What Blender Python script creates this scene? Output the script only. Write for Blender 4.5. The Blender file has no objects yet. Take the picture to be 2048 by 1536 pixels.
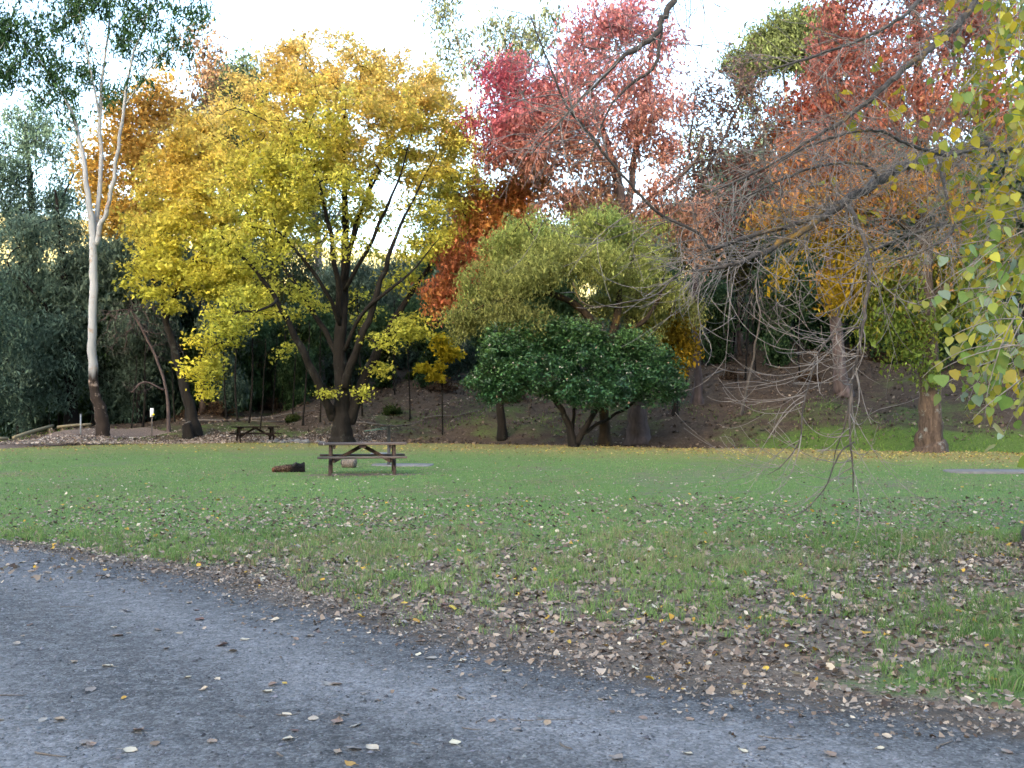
import bpy, math, random
import numpy as np

rng = np.random.default_rng(11)
random.seed(11)
SC = bpy.context.scene
COL = SC.collection

# ------------------------------------------------------------------ camera
F = 2000.0                      # focal length in photograph pixels (2048 wide)
EYE = 1.6
PITCH = math.atan(49 / F)
cam_d = bpy.data.cameras.new('camera')
cam = bpy.data.objects.new('camera', cam_d)
COL.objects.link(cam)
cam.location = (0, 0, EYE)
cam.rotation_euler = (math.pi / 2 + PITCH, 0, 0)
cam_d.sensor_width = 36.0
cam_d.lens = 36.0 * F / 2048
cam_d.clip_start = 0.05
cam_d.clip_end = 5000
cam_d.dof.use_dof = True
cam_d.dof.focus_distance = 8.0
cam_d.dof.aperture_fstop = 7.1
SC.camera = cam

# ------------------------------------------------------------------ sky and sun
SUN_EL, SUN_ROT = math.radians(13), math.radians(203)
world = bpy.data.worlds.new('World')
SC.world = world
world.use_nodes = True
wn, wl = world.node_tree.nodes, world.node_tree.links
sky = wn.new('ShaderNodeTexSky')
sky.sky_type = 'NISHITA'
sky.sun_disc = False
sky.sun_elevation = SUN_EL
sky.sun_rotation = SUN_ROT
sky.dust_density = 3.0
sky.air_density = 1.0
wn['Background'].inputs['Strength'].default_value = 0.15
wl.new(sky.outputs[0], wn['Background'].inputs[0])
sun_d = bpy.data.lights.new('sun', 'SUN')
sun_d.energy = 3.0
sun_d.angle = math.radians(0.5)
sun_d.color = (1.0, 0.86, 0.68)
sun = bpy.data.objects.new('sun', sun_d)
COL.objects.link(sun)
sun.rotation_euler = (math.pi / 2 - SUN_EL, 0, -SUN_ROT + math.pi)
SC.view_settings.view_transform = 'Standard'
SC.view_settings.look = 'None'
SC.view_settings.gamma = 1.0
SC.view_settings.exposure = 3.05
SC.cycles.max_bounces = 6
SC.cycles.diffuse_bounces = 4
SC.cycles.transmission_bounces = 4
SC.cycles.transparent_max_bounces = 4
SC.cycles.use_denoising = True

# ------------------------------------------------------------------ helpers
cp, sp_ = math.cos(PITCH), math.sin(PITCH)

def P(u, v, Y):
    """World point seen at photograph pixel (u, v) that stands Y metres away."""
    a, b = (u - 1024) / F, (768 - v) / F
    d = np.array([a, cp - b * sp_, sp_ + b * cp])
    d = d * (Y / d[1])
    return np.array([d[0], d[1], EYE + d[2]])

def smooth(a, b, x):
    t = np.clip((x - a) / (b - a), 0, 1)
    return t * t * (3 - 2 * t)

def yb(x):
    return np.interp(x, [-80, -32, -25, -21, -16, -8, -0.5, 5, 9, 14, 18, 30, 80],
                     [30, 35, 38, 41.5, 46, 46.8, 44.5, 42, 40, 37.6, 36.2, 34.5, 30])

def H(x, y):
    x = np.asarray(x, float); y = np.asarray(y, float)
    s = np.maximum(y - yb(x), 0)
    k = 1.3 * np.interp(x, [-60, -27, -20, -13, -6, 5, 20, 60], [-.03, -.02, .07, .14, .19, .22, .25, .26])
    se = s * s / (s + 5)
    h = k * 60 * (1 - np.exp(-se / 60))
    h = h - 0.35 * np.exp(-((s - 2.6) / 1.6) ** 2) * smooth(0, 1, s) * smooth(-6, 2, x)
    h = h + smooth(0, 6, s) * (0.18 * np.sin(x * .9 + .3 * y) + 0.12 * np.sin(1.7 * x - .8 * y + 1))
    amp = np.interp(x / np.maximum(y, 60), [-.5, -.3, -.05, .1, .3, .6], [66, 62, 50, 34, 14, 14])
    h = h + amp * smooth(140, 330, y)
    h = h + 0.03 * np.sin(.7 * x + .2) * np.sin(.5 * y) * smooth(14, 20, y) * (1 - smooth(0, 3, s))
    return h

def pt(u, Y):
    x = (u - 1024) / F * Y
    return np.array([x, Y, float(H(x, Y))])

def new_mesh(name, co, tris=None, quads=None, mat=None, smooth_shade=False, attrs=None):
    me = bpy.data.meshes.new(name)
    co = np.ascontiguousarray(co, np.float32)
    parts, starts, n = [], [], 0
    for fa, k in ((tris, 3), (quads, 4)):
        if fa is not None and len(fa):
            fa = np.asarray(fa, np.int32)
            parts.append(fa.ravel())
            starts.append(n + np.arange(len(fa), dtype=np.int32) * k)
            n += fa.size
    loops = np.concatenate(parts); st = np.concatenate(starts)
    me.vertices.add(len(co)); me.vertices.foreach_set('co', co.ravel())
    me.loops.add(len(loops)); me.loops.foreach_set('vertex_index', loops)
    me.polygons.add(len(st)); me.polygons.foreach_set('loop_start', st)
    if smooth_shade:
        me.polygons.foreach_set('use_smooth', np.ones(len(st), bool))
    if attrs:
        for an, av in attrs.items():
            av = np.asarray(av, np.float32)
            if av.ndim == 2:
                if av.shape[1] == 3:
                    av = np.concatenate([av, np.ones((len(av), 1), np.float32)], 1)
                a = me.attributes.new(an, 'FLOAT_COLOR', 'POINT'); a.data.foreach_set('color', np.ascontiguousarray(av).ravel())
            else:
                a = me.attributes.new(an, 'FLOAT', 'POINT'); a.data.foreach_set('value', np.ascontiguousarray(av))
    me.update(calc_edges=True)
    if mat: me.materials.append(mat)
    return me

def obj(name, me, parent=None, loc=None):
    o = bpy.data.objects.new(name, me)
    COL.objects.link(o)
    if parent is not None: o.parent = parent
    if loc is not None: o.location = loc
    return o

def tag(o, label=None, cat=None, group=None, kind=None):
    if label: o['label'] = label
    if cat: o['category'] = cat
    if group: o['group'] = group
    if kind: o['kind'] = kind
    return o

def thing(name, label, cat, loc, rz=0.0, group=None):
    o = bpy.data.objects.new(name, None)
    o.empty_display_size = 0.2
    COL.objects.link(o)
    o.location = loc; o.rotation_euler = (0, 0, rz)
    return tag(o, label, cat, group)

def copy_tree(o, parent=None):
    c = o.copy(); COL.objects.link(c)
    if parent is not None: c.parent = parent
    for ch in list(o.children): copy_tree(ch, c)
    return c

class MB:
    """Collects boxes, bars and tubes into one mesh."""
    def __init__(s): s.v = []; s.q = []; s.t = []; s.n = 0
    def add(s, co, q=None, t=None):
        co = np.asarray(co, float)
        s.v.append(co)
        if q is not None and len(q): s.q.append(np.asarray(q, int) + s.n)
        if t is not None and len(t): s.t.append(np.asarray(t, int) + s.n)
        s.n += len(co)
    def box(s, c, size, R=None, bev=0.0):
        sx, sy, sz = [d / 2 for d in size]
        if bev <= 0:
            co = np.array([[x, y, z] for x in (-sx, sx) for y in (-sy, sy) for z in (-sz, sz)])
            q = [[0, 1, 3, 2], [4, 6, 7, 5], [0, 4, 5, 1], [2, 3, 7, 6], [0, 2, 6, 4], [1, 5, 7, 3]]
            if R is not None: co = co @ np.asarray(R).T
            s.add(co + np.asarray(c), q); return
        # chamfer along the longest axis: octagonal section
        ax = int(np.argmax(size)); o1, o2 = [i for i in range(3) if i != ax]
        h = [sx, sy, sz]; b = bev
        sec = [(-h[o1] + b, -h[o2]), (h[o1] - b, -h[o2]), (h[o1], -h[o2] + b), (h[o1], h[o2] - b),
               (h[o1] - b, h[o2]), (-h[o1] + b, h[o2]), (-h[o1], h[o2] - b), (-h[o1], -h[o2] + b)]
        co = np.zeros((16, 3))
        for e, sg in enumerate((-1, 1)):
            for i, (a, c2) in enumerate(sec):
                co[e * 8 + i, ax] = sg * h[ax]; co[e * 8 + i, o1] = a; co[e * 8 + i, o2] = c2
        q = [[i, (i + 1) % 8, 8 + (i + 1) % 8, 8 + i] for i in range(8)]
        q += [[0, 1, 2, 3], [0, 3, 4, 7], [4, 5, 6, 7], [8, 11, 10, 9], [8, 15, 12, 11], [12, 15, 14, 13]]
        if R is not None: co = co @ np.asarray(R).T
        s.add(co + np.asarray(c), q)
    def bar(s, a, b, w, h, up=(0, 0, 1), bev=0.004):
        a = np.asarray(a, float); b = np.asarray(b, float)
        d = b - a; L = np.linalg.norm(d); d /= L
        up = np.asarray(up, float); r = np.cross(d, up); r /= np.linalg.norm(r); u2 = np.cross(r, d)
        R = np.stack([d, r, u2], 1)
        s.box((a + b) / 2, (L, w, h), R, bev)
    def tube(s, pts, rad, n=8, cap=True):
        co, q, t = tube_geo(np.asarray(pts, float), np.asarray(rad, float) * np.ones(len(pts)), n, cap)
        s.add(co, q, t)
    def mesh(s, name, mat, sm=False, attrs=None):
        return new_mesh(name, np.concatenate(s.v), np.concatenate(s.t) if s.t else None,
                        np.concatenate(s.q) if s.q else None, mat, sm, attrs)
    def build(s, name, mat, parent=None, sm=False):
        return obj(name, s.mesh(name, mat, sm), parent)

def tube_geo(p, r, n, cap=False):
    m = len(p)
    T = np.gradient(p, axis=0)
    T /= np.linalg.norm(T, axis=1)[:, None] + 1e-9
    ref = np.array([0, 0, 1.0]) if abs(T[0, 2]) < .8 else np.array([1.0, 0, 0])
    A = np.cross(T, ref); bad = np.linalg.norm(A, axis=1) < .15
    if bad.any():
        ref2 = np.array([.6, .8, .1]); A = np.cross(T, ref2)
    A /= np.linalg.norm(A, axis=1)[:, None] + 1e-9
    B = np.cross(T, A)
    th = np.arange(n) * 2 * math.pi / n
    co = p[:, None] + r[:, None, None] * (np.cos(th)[None, :, None] * A[:, None] + np.sin(th)[None, :, None] * B[:, None])
    co = co.reshape(-1, 3)
    i = np.arange(m - 1)[:, None] * n; j = np.arange(n)[None]; j2 = (j + 1) % n
    q = np.stack([i + j, i + j2, i + n + j2, i + n + j], -1).reshape(-1, 4)
    t = []
    if cap:
        co = np.concatenate([co, p[:1], p[-1:]])
        c0, c1 = m * n, m * n + 1
        for k in range(n):
            t.append([c0, (k + 1) % n, k]); t.append([c1, (m - 1) * n + k, (m - 1) * n + (k + 1) % n])
    return co, q, np.array(t, int).reshape(-1, 3)

def catmull(p, k):
    """Resample polyline p (rows may carry a radius column) with k points per span."""
    p = np.asarray(p, float)
    if len(p) < 3:
        t = np.linspace(0, 1, k + 1)[:, None]
        return p[0] * (1 - t) + p[-1] * t
    e = np.concatenate([[2 * p[0] - p[1]], p, [2 * p[-1] - p[-2]]])
    out = []
    for i in range(1, len(e) - 2):
        t = np.linspace(0, 1, k, endpoint=False)[:, None]
        a, b, c, d = e[i - 1], e[i], e[i + 1], e[i + 2]
        out.append(.5 * (2 * b + (c - a) * t + (2 * a - 5 * b + 4 * c - d) * t ** 2 + (3 * b - a - 3 * c + d) * t ** 3))
    out.append(p[-1:])
    return np.concatenate(out)

# ------------------------------------------------------------------ materials
def mat_new(name):
    m = bpy.data.materials.new(name); m.use_nodes = True
    nt = m.node_tree
    return m, nt.nodes, nt.links, nt.nodes['Principled BSDF']

def lin(*c): return (c[0], c[1], c[2], 1)

def ramp(n, stops):
    r = n.new('ShaderNodeValToRGB')
    el = r.color_ramp.elements
    while len(el) < len(stops): el.new(.5)
    for e, (p, c) in zip(el, stops):
        e.position = p; e.color = lin(*c) if len(c) == 3 else c
    return r

def noise(n, l, scale, detail=4, rough=.6, vec=None, dist=0):
    t = n.new('ShaderNodeTexNoise')
    t.inputs['Scale'].default_value = scale; t.inputs['Detail'].default_value = detail
    t.inputs['Roughness'].default_value = rough; t.inputs['Distortion'].default_value = dist
    if vec is not None: l.new(vec, t.inputs['Vector'])
    return t

def mixc(n, l, fac, a, b):
    m = n.new('ShaderNodeMix'); m.data_type = 'RGBA'
    for s, val in ((m.inputs[0], fac), (m.inputs[6], a), (m.inputs[7], b)):
        if hasattr(val, 'links'): l.new(val, s)
        elif isinstance(val, (int, float)): s.default_value = val
        else: s.default_value = lin(*val)
    return m.outputs[2]

def math_n(n, l, op, a, b=None, clamp=False):
    m = n.new('ShaderNodeMath'); m.operation = op; m.use_clamp = clamp
    for s, val in ((m.inputs[0], a), (m.inputs[1], b)):
        if val is None: continue
        if hasattr(val, 'links'): l.new(val, s)
        else: s.default_value = val
    return m.outputs[0]

def attr(n, name):
    a = n.new('ShaderNodeAttribute'); a.attribute_name = name
    return a

def bump(n, l, h, strength, dist, bsdf):
    b = n.new('ShaderNodeBump'); b.inputs['Strength'].default_value = strength; b.inputs['Distance'].default_value = dist
    l.new(h, b.inputs['Height']); l.new(b.outputs[0], bsdf.inputs['Normal'])

def leaf_mat(name, trans=.4, gloss=.0, rough=.5):
    m, n, l, b = mat_new(name)
    a = attr(n, 'col')
    tr = n.new('ShaderNodeBsdfTranslucent'); l.new(a.outputs['Color'], tr.inputs['Color'])
    l.new(a.outputs['Color'], b.inputs['Base Color'])
    b.inputs['Roughness'].default_value = rough
    b.inputs['Specular IOR Level'].default_value = gloss
    mx = n.new('ShaderNodeMixShader'); mx.inputs[0].default_value = trans
    l.new(b.outputs[0], mx.inputs[1]); l.new(tr.outputs[0], mx.inputs[2])
    l.new(mx.outputs[0], n['Material Output'].inputs[0])
    return m

def solid_leaf_mat(name, c, c2, trans=.35, gloss=.3, spots=None):
    m, n, l, b = mat_new(name)
    tc = n.new('ShaderNodeTexCoord')
    oi = n.new('ShaderNodeObjectInfo')
    no = noise(n, l, 26, 3, .6, tc.outputs['Object'])
    f = math_n(n, l, 'MULTIPLY_ADD', no.outputs[0], 1.6); f.node.inputs[2].default_value = -.3; f.node.use_clamp = True
    colr = mixc(n, l, f, c, c2)
    hs = n.new('ShaderNodeHueSaturation')
    v = math_n(n, l, 'MULTIPLY_ADD', oi.outputs['Random'], .5); v.node.inputs[2].default_value = .75
    l.new(v, hs.inputs['Value']); l.new(colr, hs.inputs['Color'])
    hv = math_n(n, l, 'MULTIPLY_ADD', oi.outputs['Random'], .04); hv.node.inputs[2].default_value = .48
    l.new(hv, hs.inputs['Hue'])
    l.new(hs.outputs[0], b.inputs['Base Color'])
    b.inputs['Roughness'].default_value = .45; b.inputs['Specular IOR Level'].default_value = gloss
    tr = n.new('ShaderNodeBsdfTranslucent'); l.new(hs.outputs[0], tr.inputs['Color'])
    mx = n.new('ShaderNodeMixShader'); mx.inputs[0].default_value = trans
    l.new(b.outputs[0], mx.inputs[1]); l.new(tr.outputs[0], mx.inputs[2])
    l.new(mx.outputs[0], n['Material Output'].inputs[0])
    return m

def bark_mat(name, c1, c2, scale=6, stretch=.25, lichen=None, lich_amt=.5, bstr=.6, base=None, base_h=3.0, bdist=.03):
    m, n, l, b = mat_new(name)
    tc = n.new('ShaderNodeTexCoord'); mp = n.new('ShaderNodeMapping')
    mp.inputs['Scale'].default_value = (1, 1, stretch); l.new(tc.outputs['Object'], mp.inputs[0])
    no = noise(n, l, scale, 6, .65, mp.outputs[0], .4)
    r = ramp(n, [(.3, c1), (.7, c2)]); l.new(no.outputs[0], r.inputs[0])
    colr = r.outputs[0]
    hgt = no.outputs[0]
    if base is not None:
        sep = n.new('ShaderNodeSeparateXYZ'); l.new(tc.outputs['Object'], sep.inputs[0])
        n2 = noise(n, l, 1.6, 4, .6, mp.outputs[0])
        z = math_n(n, l, 'MULTIPLY_ADD', n2.outputs[0], -2.6); l.new(sep.outputs[2], z.node.inputs[2])
        z2 = math_n(n, l, 'SUBTRACT', z, base_h - 1.3)
        z3 = math_n(n, l, 'MULTIPLY', z2, 2.2, True)
        bb = ramp(n, [(.3, [c * .55 for c in base]), (.7, base)]); l.new(no.outputs[0], bb.inputs[0])
        colr = mixc(n, l, z3, bb.outputs[0], colr)
    if lichen is not None:
        n3 = noise(n, l, 2.3, 5, .7, tc.outputs['Object'])
        rr = ramp(n, [(.62 - .2 * lich_amt, (0, 0, 0)), (.72 - .2 * lich_amt, (1, 1, 1))]); l.new(n3.outputs[0], rr.inputs[0])
        colr = mixc(n, l, rr.outputs[0], colr, lichen)
    l.new(colr, b.inputs['Base Color'])
    b.inputs['Roughness'].default_value = .9; b.inputs['Specular IOR Level'].default_value = .2
    bump(n, l, hgt, bstr, bdist, b)
    return m

def plain_mat(name, c1, c2=None, scale=20, rough=.8, spec=.3, bstr=.2, bdist=.01, stretch=(1, 1, 1), metal=0):
    m, n, l, b = mat_new(name)
    tc = n.new('ShaderNodeTexCoord'); mp = n.new('ShaderNodeMapping')
    mp.inputs['Scale'].default_value = stretch; l.new(tc.outputs['Object'], mp.inputs[0])
    no = noise(n, l, scale, 6, .65, mp.outputs[0])
    r = ramp(n, [(.3, c1), (.7, c2 or c1)]); l.new(no.outputs[0], r.inputs[0])
    l.new(r.outputs[0], b.inputs['Base Color'])
    b.inputs['Roughness'].default_value = rough; b.inputs['Specular IOR Level'].default_value = spec
    b.inputs['Metallic'].default_value = metal
    bump(n, l, no.outputs[0], bstr, bdist, b)
    return m

M_LEAF = leaf_mat('leaf_soft', .48)
M_LEAFG = leaf_mat('leaf_glossy', .2, .45, .38)
M_GRASS = leaf_mat('grass_blade', .35, .25, .5)
M_LITTER = leaf_mat('dry_leaf', .15, .2, .6)
M_STONE = leaf_mat('gravel_stone', 0, .25, .75)

# ------------------------------------------------------------------ the ground
ROAD = np.array([(-60, 47), (-40, 33), (-25, 23.6), (-14, 16.6), (-9, 13.7), (-6.1, 11.8), (-4.5, 10.6), (-3.0, 9.35), (-2.0, 8.35),
                 (-1.22, 7.5), (-.08, 6.42), (1.07, 5.62), (1.99, 5.12), (2.6, 4.8), (4, 4.15), (7, 3.0), (15, .6), (40, -5), (90, -14)], float)
ROADC = catmull(ROAD, 24)

def road_dist(x, y):
    """Signed distance to the road's edge, positive on the lawn."""
    x = np.asarray(x, float); y = np.asarray(y, float)
    ye = np.interp(x, ROADC[:, 0], ROADC[:, 1])
    sl = np.gradient(ROADC[:, 1], ROADC[:, 0]); s = np.interp(x, ROADC[:, 0], sl)
    return (y - ye) / np.sqrt(1 + s * s)

def grid(xs, ys2d, hfun, dz=0.0):
    X = np.repeat(xs[None, :], ys2d.shape[0], 0)
    Z = hfun(X, ys2d) + dz
    co = np.stack([X, ys2d, Z], -1).reshape(-1, 3)
    nr, nc = ys2d.shape
    i = np.arange(nr - 1)[:, None] * nc; j = np.arange(nc - 1)[None]
    q = np.stack([i + j, i + j + 1, i + nc + j + 1, i + nc + j], -1).reshape(-1, 4)
    return co, q

xs_l = np.unique(np.round(np.concatenate([-np.geomspace(9, 500, 50), np.linspace(-9, 9, 130), np.geomspace(9, 500, 50)]), 4))
t_near = np.concatenate([[-140, -90, -60, -40, -25, -15, -8, -4, -1, 1], np.linspace(2, 16, 110), np.geomspace(16.3, 29, 40)])
ys = np.repeat(t_near[:, None], len(xs_l), 1)
t2 = np.linspace(0, 1, 26)[1:]
ys = np.concatenate([ys, 29 + (yb(xs_l)[None] - 29) * t2[:, None]])
co, q = grid(xs_l, ys, H)
sd = co[:, 1] - yb(co[:, 0])
rd = road_dist(co[:, 0], co[:, 1])

def fbm(x, y, s, seed=0):
    """Cheap smooth noise on numpy arrays, about -1..1."""
    r = np.random.default_rng(seed); out = 0; amp = 1
    for k in range(5):
        for _ in range(3):
            a = r.uniform(0, 6.28); f = s * r.uniform(.7, 1.4); ph = r.uniform(0, 6.28)
            out = out + amp * np.sin(f * (x * math.cos(a) + y * math.sin(a)) + ph) / 3
        s *= 2.03; amp *= .6
    return out / 1.3

def worn_patch(x, y):
    return smooth(.25, .8, fbm(x, y, .42, 81) + .55 * fbm(x, y, 1.9, 82))

def dirt_amount(x, y):
    d = road_dist(x, y)
    w = np.interp(x, [-6, -2, 0, 4], [.3, .65, .95, 1.0]) + 0.4 * fbm(x, y, .9, 3)
    return 1 - smooth(.0, 1, (d - .1) / np.maximum(w, .2))

def litter_amount(x, y):
    """How thick the fallen leaves lie on the lawn near the road."""
    d = road_dist(x, y)
    base = np.exp(-np.maximum(d - .3, 0) / np.interp(x, [-4, 0, 5], [2.4, 4.2, 6.0])) * smooth(-8.5, -1.5, x + .25 * d)
    base = base + 1.1 * np.exp(-((x - 6.0) / 1.1) ** 2 - ((y - 10.8) / 1.3) ** 2)
    return np.clip(base * (1.0 + .9 * fbm(x, y, .8, 5)), 0, 1.4)

M_LAWN, n, l, b = mat_new('lawn_grass')
geo = n.new('ShaderNodeNewGeometry'); pos = geo.outputs['Position']
g1 = noise(n, l, .35, 5, .6, pos); g2 = noise(n, l, 3.0, 6, .7, pos); g3 = noise(n, l, 26, 5, .75, pos)
gr = ramp(n, [(.25, (.055, .095, .03)), (.5, (.10, .165, .052)), (.75, (.165, .23, .09))])
gm = math_n(n, l, 'MULTIPLY_ADD', g3.outputs[0], .55); l.new(math_n(n, l, 'MULTIPLY', g2.outputs[0], .45), gm.node.inputs[2])
l.new(gm, gr.inputs[0])
dry = ramp(n, [(.3, (.10, .085, .05)), (.7, (.19, .15, .10))]); l.new(g3.outputs[0], dry.inputs[0])
pm = math_n(n, l, 'MULTIPLY_ADD', g2.outputs[0], .55); l.new(math_n(n, l, 'MULTIPLY', g1.outputs[0], .6), pm.node.inputs[2])
pr = ramp(n, [(.585, (0, 0, 0)), (.7, (1, 1, 1))]); l.new(pm, pr.inputs[0])
c = mixc(n, l, math_n(n, l, 'MULTIPLY', pr.outputs[0], .75), gr.outputs[0], dry.outputs[0])
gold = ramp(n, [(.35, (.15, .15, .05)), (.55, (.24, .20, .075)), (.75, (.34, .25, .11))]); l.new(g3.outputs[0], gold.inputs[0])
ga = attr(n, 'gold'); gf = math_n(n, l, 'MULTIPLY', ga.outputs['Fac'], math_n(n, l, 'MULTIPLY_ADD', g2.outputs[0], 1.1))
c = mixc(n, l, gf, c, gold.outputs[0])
ear = ramp(n, [(.3, (.065, .052, .042)), (.55, (.165, .134, .108)), (.8, (.27, .228, .192))]); l.new(g3.outputs[0], ear.inputs[0])
da = attr(n, 'dirt'); df = math_n(n, l, 'ADD', da.outputs['Fac'], math_n(n, l, 'MULTIPLY_ADD', g2.outputs[0], .9))
df.node.inputs[1].links[0].from_node.inputs[2].default_value = -.45
dfr = ramp(n, [(.35, (0, 0, 0)), (.6, (1, 1, 1))]); l.new(df, dfr.inputs[0])
c = mixc(n, l, dfr.outputs[0], c, ear.outputs[0])
l.new(c, b.inputs['Base Color']); b.inputs['Roughness'].default_value = .95; b.inputs['Specular IOR Level'].default_value = .1
bump(n, l, g3.outputs[0], .8, .04, b)
table_xy = pt(723, 24.2)[:2]
worn = [(table_xy[0] + .1, 24.1, 1.6, .55, 1.15), (4.3, 19.2, 1.6, .35, .55), (2.1, 21.5, 1.2, .4, .4), (9.2, 17, 1.4, .35, .5), (-9.4, 22.5, 1.2, .4, .4)]
dirt = dirt_amount(co[:, 0], co[:, 1])
dirt = np.maximum(dirt, np.clip(litter_amount(co[:, 0], co[:, 1]) * .8, 0, .8))
dirt = np.maximum(dirt, .42 * worn_patch(co[:, 0], co[:, 1]))
for wx, wy, rx, ry, a in worn:
    dirt = np.maximum(dirt, a * np.exp(-((co[:, 0] - wx) / rx) ** 2 - ((co[:, 1] - wy) / ry) ** 2))
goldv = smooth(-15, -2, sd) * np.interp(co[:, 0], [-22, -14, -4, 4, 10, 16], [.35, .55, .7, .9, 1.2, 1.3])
lawn = obj('lawn', new_mesh('lawn', co, None, q, M_LAWN, True, {'dirt': dirt, 'gold': goldv}))
tag(lawn, kind='structure')

# bank behind the lawn
xs_b = np.unique(np.round(np.concatenate([xs_l[np.abs(xs_l) >= 9], np.linspace(-9, 9, 130), np.linspace(-60, 60, 90)]), 4))
xs_b = xs_l
tt = np.concatenate([[0], np.geomspace(.35, 100, 70)])
ysb = yb(xs_b)[None] + (142 - yb(xs_b)[None]) * (tt[:, None] / 100)
co, q = grid(xs_b, ysb, H)
sdb = co[:, 1] - yb(co[:, 0])
M_BANK, n, l, b = mat_new('leaf_covered_bank')
geo = n.new('ShaderNodeNewGeometry'); pos = geo.outputs['Position']
g1 = noise(n, l, .22, 4, .6, pos); g2 = noise(n, l, 1.6, 6, .7, pos); g3 = noise(n, l, 12, 5, .75, pos)
lr = ramp(n, [(.28, (.03, .022, .016)), (.5, (.082, .060, .043)), (.74, (.16, .122, .09))])
lm = math_n(n, l, 'MULTIPLY_ADD', g3.outputs[0], .6); l.new(math_n(n, l, 'MULTIPLY', g2.outputs[0], .4), lm.node.inputs[2]); l.new(lm, lr.inputs[0])
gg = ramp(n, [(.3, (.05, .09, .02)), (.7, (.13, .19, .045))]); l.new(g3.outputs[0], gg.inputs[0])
ua = attr(n, 'sunpatch_and_grass'); uf = math_n(n, l, 'ADD', ua.outputs['Fac'], math_n(n, l, 'MULTIPLY_ADD', g1.outputs[0], 1.4))
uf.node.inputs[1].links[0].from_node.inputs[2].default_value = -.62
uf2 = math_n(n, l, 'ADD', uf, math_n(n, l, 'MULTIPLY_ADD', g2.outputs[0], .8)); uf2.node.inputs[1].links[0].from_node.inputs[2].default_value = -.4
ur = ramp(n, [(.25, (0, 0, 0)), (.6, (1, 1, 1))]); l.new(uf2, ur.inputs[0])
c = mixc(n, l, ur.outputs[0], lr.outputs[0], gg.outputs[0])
l.new(c, b.inputs['Base Color']); b.inputs['Roughness'].default_value = .95; b.inputs['Specular IOR Level'].default_value = .1
bump(n, l, g3.outputs[0], .9, .12, b)
sunpatch_and_grass = smooth(8, 13, co[:, 0]) * (1 - smooth(1.5, 6, sdb)) * 1.2 + .22 * smooth(2, 4, sdb) * (1 - smooth(7, 12, sdb))  # right-hand foot painted brighter green as a sunlit patch, plus a faint grass band
bank = obj('hillside', new_mesh('hillside', co, None, q, M_BANK, True, {'sunpatch_and_grass': sunpatch_and_grass}))
tag(bank, kind='structure')

# far sunlit pasture hill
xs_f = np.concatenate([np.linspace(-700, -160, 20), np.linspace(-150, 150, 70), np.linspace(160, 700, 20)])
ysf = np.repeat(np.concatenate([np.linspace(138, 340, 50), [400, 520, 700, 1000, 1500]])[:, None], len(xs_f), 1)
def Hf(x, y):
    return H(x, y) - .4 * (1 - smooth(138, 146, y)) + 1.5 * np.sin(x * .03 + 1) * smooth(150, 220, y)
co, q = grid(xs_f, ysf, Hf)
M_FAR = plain_mat('dry_pasture', (.30, .27, .11), (.46, .41, .20), .06, .95, .1, .1, 1)
tag(obj('far_hill', new_mesh('far_hill', co, None, q, M_FAR, True)), kind='structure')

# unseen hill added behind the camera to keep low sun off the picnic ground
xr = np.linspace(-900, 900, 80)
yr = np.array([-138, -160, -190, -220, -250, -280, -340, -460, -700])
zr = np.array([-.3, 12, 40, 74, 100, 104, 96, 80, 70])
X = np.repeat(xr[None], len(yr), 0); Y = np.repeat(yr[:, None].astype(float), len(xr), 1)
Z = zr[:, None] * (1 + .06 * np.sin(X * .02) + .04 * np.sin(X * .05 + 1)); Z[0] = -.3
cor = np.stack([X, Y, Z], -1).reshape(-1, 3)
i = np.arange(len(yr) - 1)[:, None] * len(xr); j = np.arange(len(xr) - 1)[None]
qr = np.stack([i + j, i + j + 1, i + len(xr) + j + 1, i + len(xr) + j], -1).reshape(-1, 4)[:, ::-1]
M_SUN_BLOCK = plain_mat('sun_block_ridge_green', (.03, .05, .02), (.08, .09, .04), .08, .95, .1, .5, 2)
tag(obj('sun_block_ridge', new_mesh('sun_block_ridge', cor, None, qr, M_SUN_BLOCK, True)), kind='structure')

# ------------------------------------------------------------------ gravel road
rc = catmull(ROAD, 36)
tang = np.gradient(rc, axis=0); tang /= np.linalg.norm(tang, axis=1)[:, None]
nrm = np.stack([tang[:, 1], -tang[:, 0]], 1)          # towards the camera side
nrm[nrm[:, 1] > 0] *= -1
offs = np.concatenate([np.linspace(-.35, 1.5, 26), np.linspace(1.6, 7.5, 30)])
wob = .10 * fbm(rc[:, 0], rc[:, 1], 2.2, 9)
RX = rc[:, None, 0] + nrm[:, None, 0] * (offs[None] + wob[:, None] * (offs[None] < 1))
RY = rc[:, None, 1] + nrm[:, None, 1] * (offs[None] + wob[:, None] * (offs[None] < 1))
edge = np.repeat(offs[None], len(rc), 0)
edgev = smooth(-.35, .35, edge)
track = np.exp(-((edge - .95) / .5) ** 2) + np.exp(-((edge - 3.0) / .75) ** 2) + np.exp(-((edge - 5.4) / .6) ** 2); track = track * (.85 + .35 * fbm(RX, RY, .7, 71))
RZ = H(RX, RY) + .004 + .012 * edgev + .012 * fbm(RX, RY, .9, 12) * edgev - .05 * (edge < -.3)
cor = np.stack([RX, RY, RZ], -1).reshape(-1, 3)
nr, nc = RX.shape
i = np.arange(nr - 1)[:, None] * nc; j = np.arange(nc - 1)[None]
qr = np.stack([i + j, i + j + 1, i + nc + j + 1, i + nc + j], -1).reshape(-1, 4)
M_ROAD, n, l, b = mat_new('gravel')
geo = n.new('ShaderNodeNewGeometry'); pos = geo.outputs['Position']
r1 = noise(n, l, .55, 4, .55, pos, .6); r2 = noise(n, l, 9, 6, .75, pos); r3 = noise(n, l, 48, 5, .85, pos)
vo = n.new('ShaderNodeTexVoronoi'); vo.inputs['Scale'].default_value = 60; l.new(pos, vo.inputs['Vector'])
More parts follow.
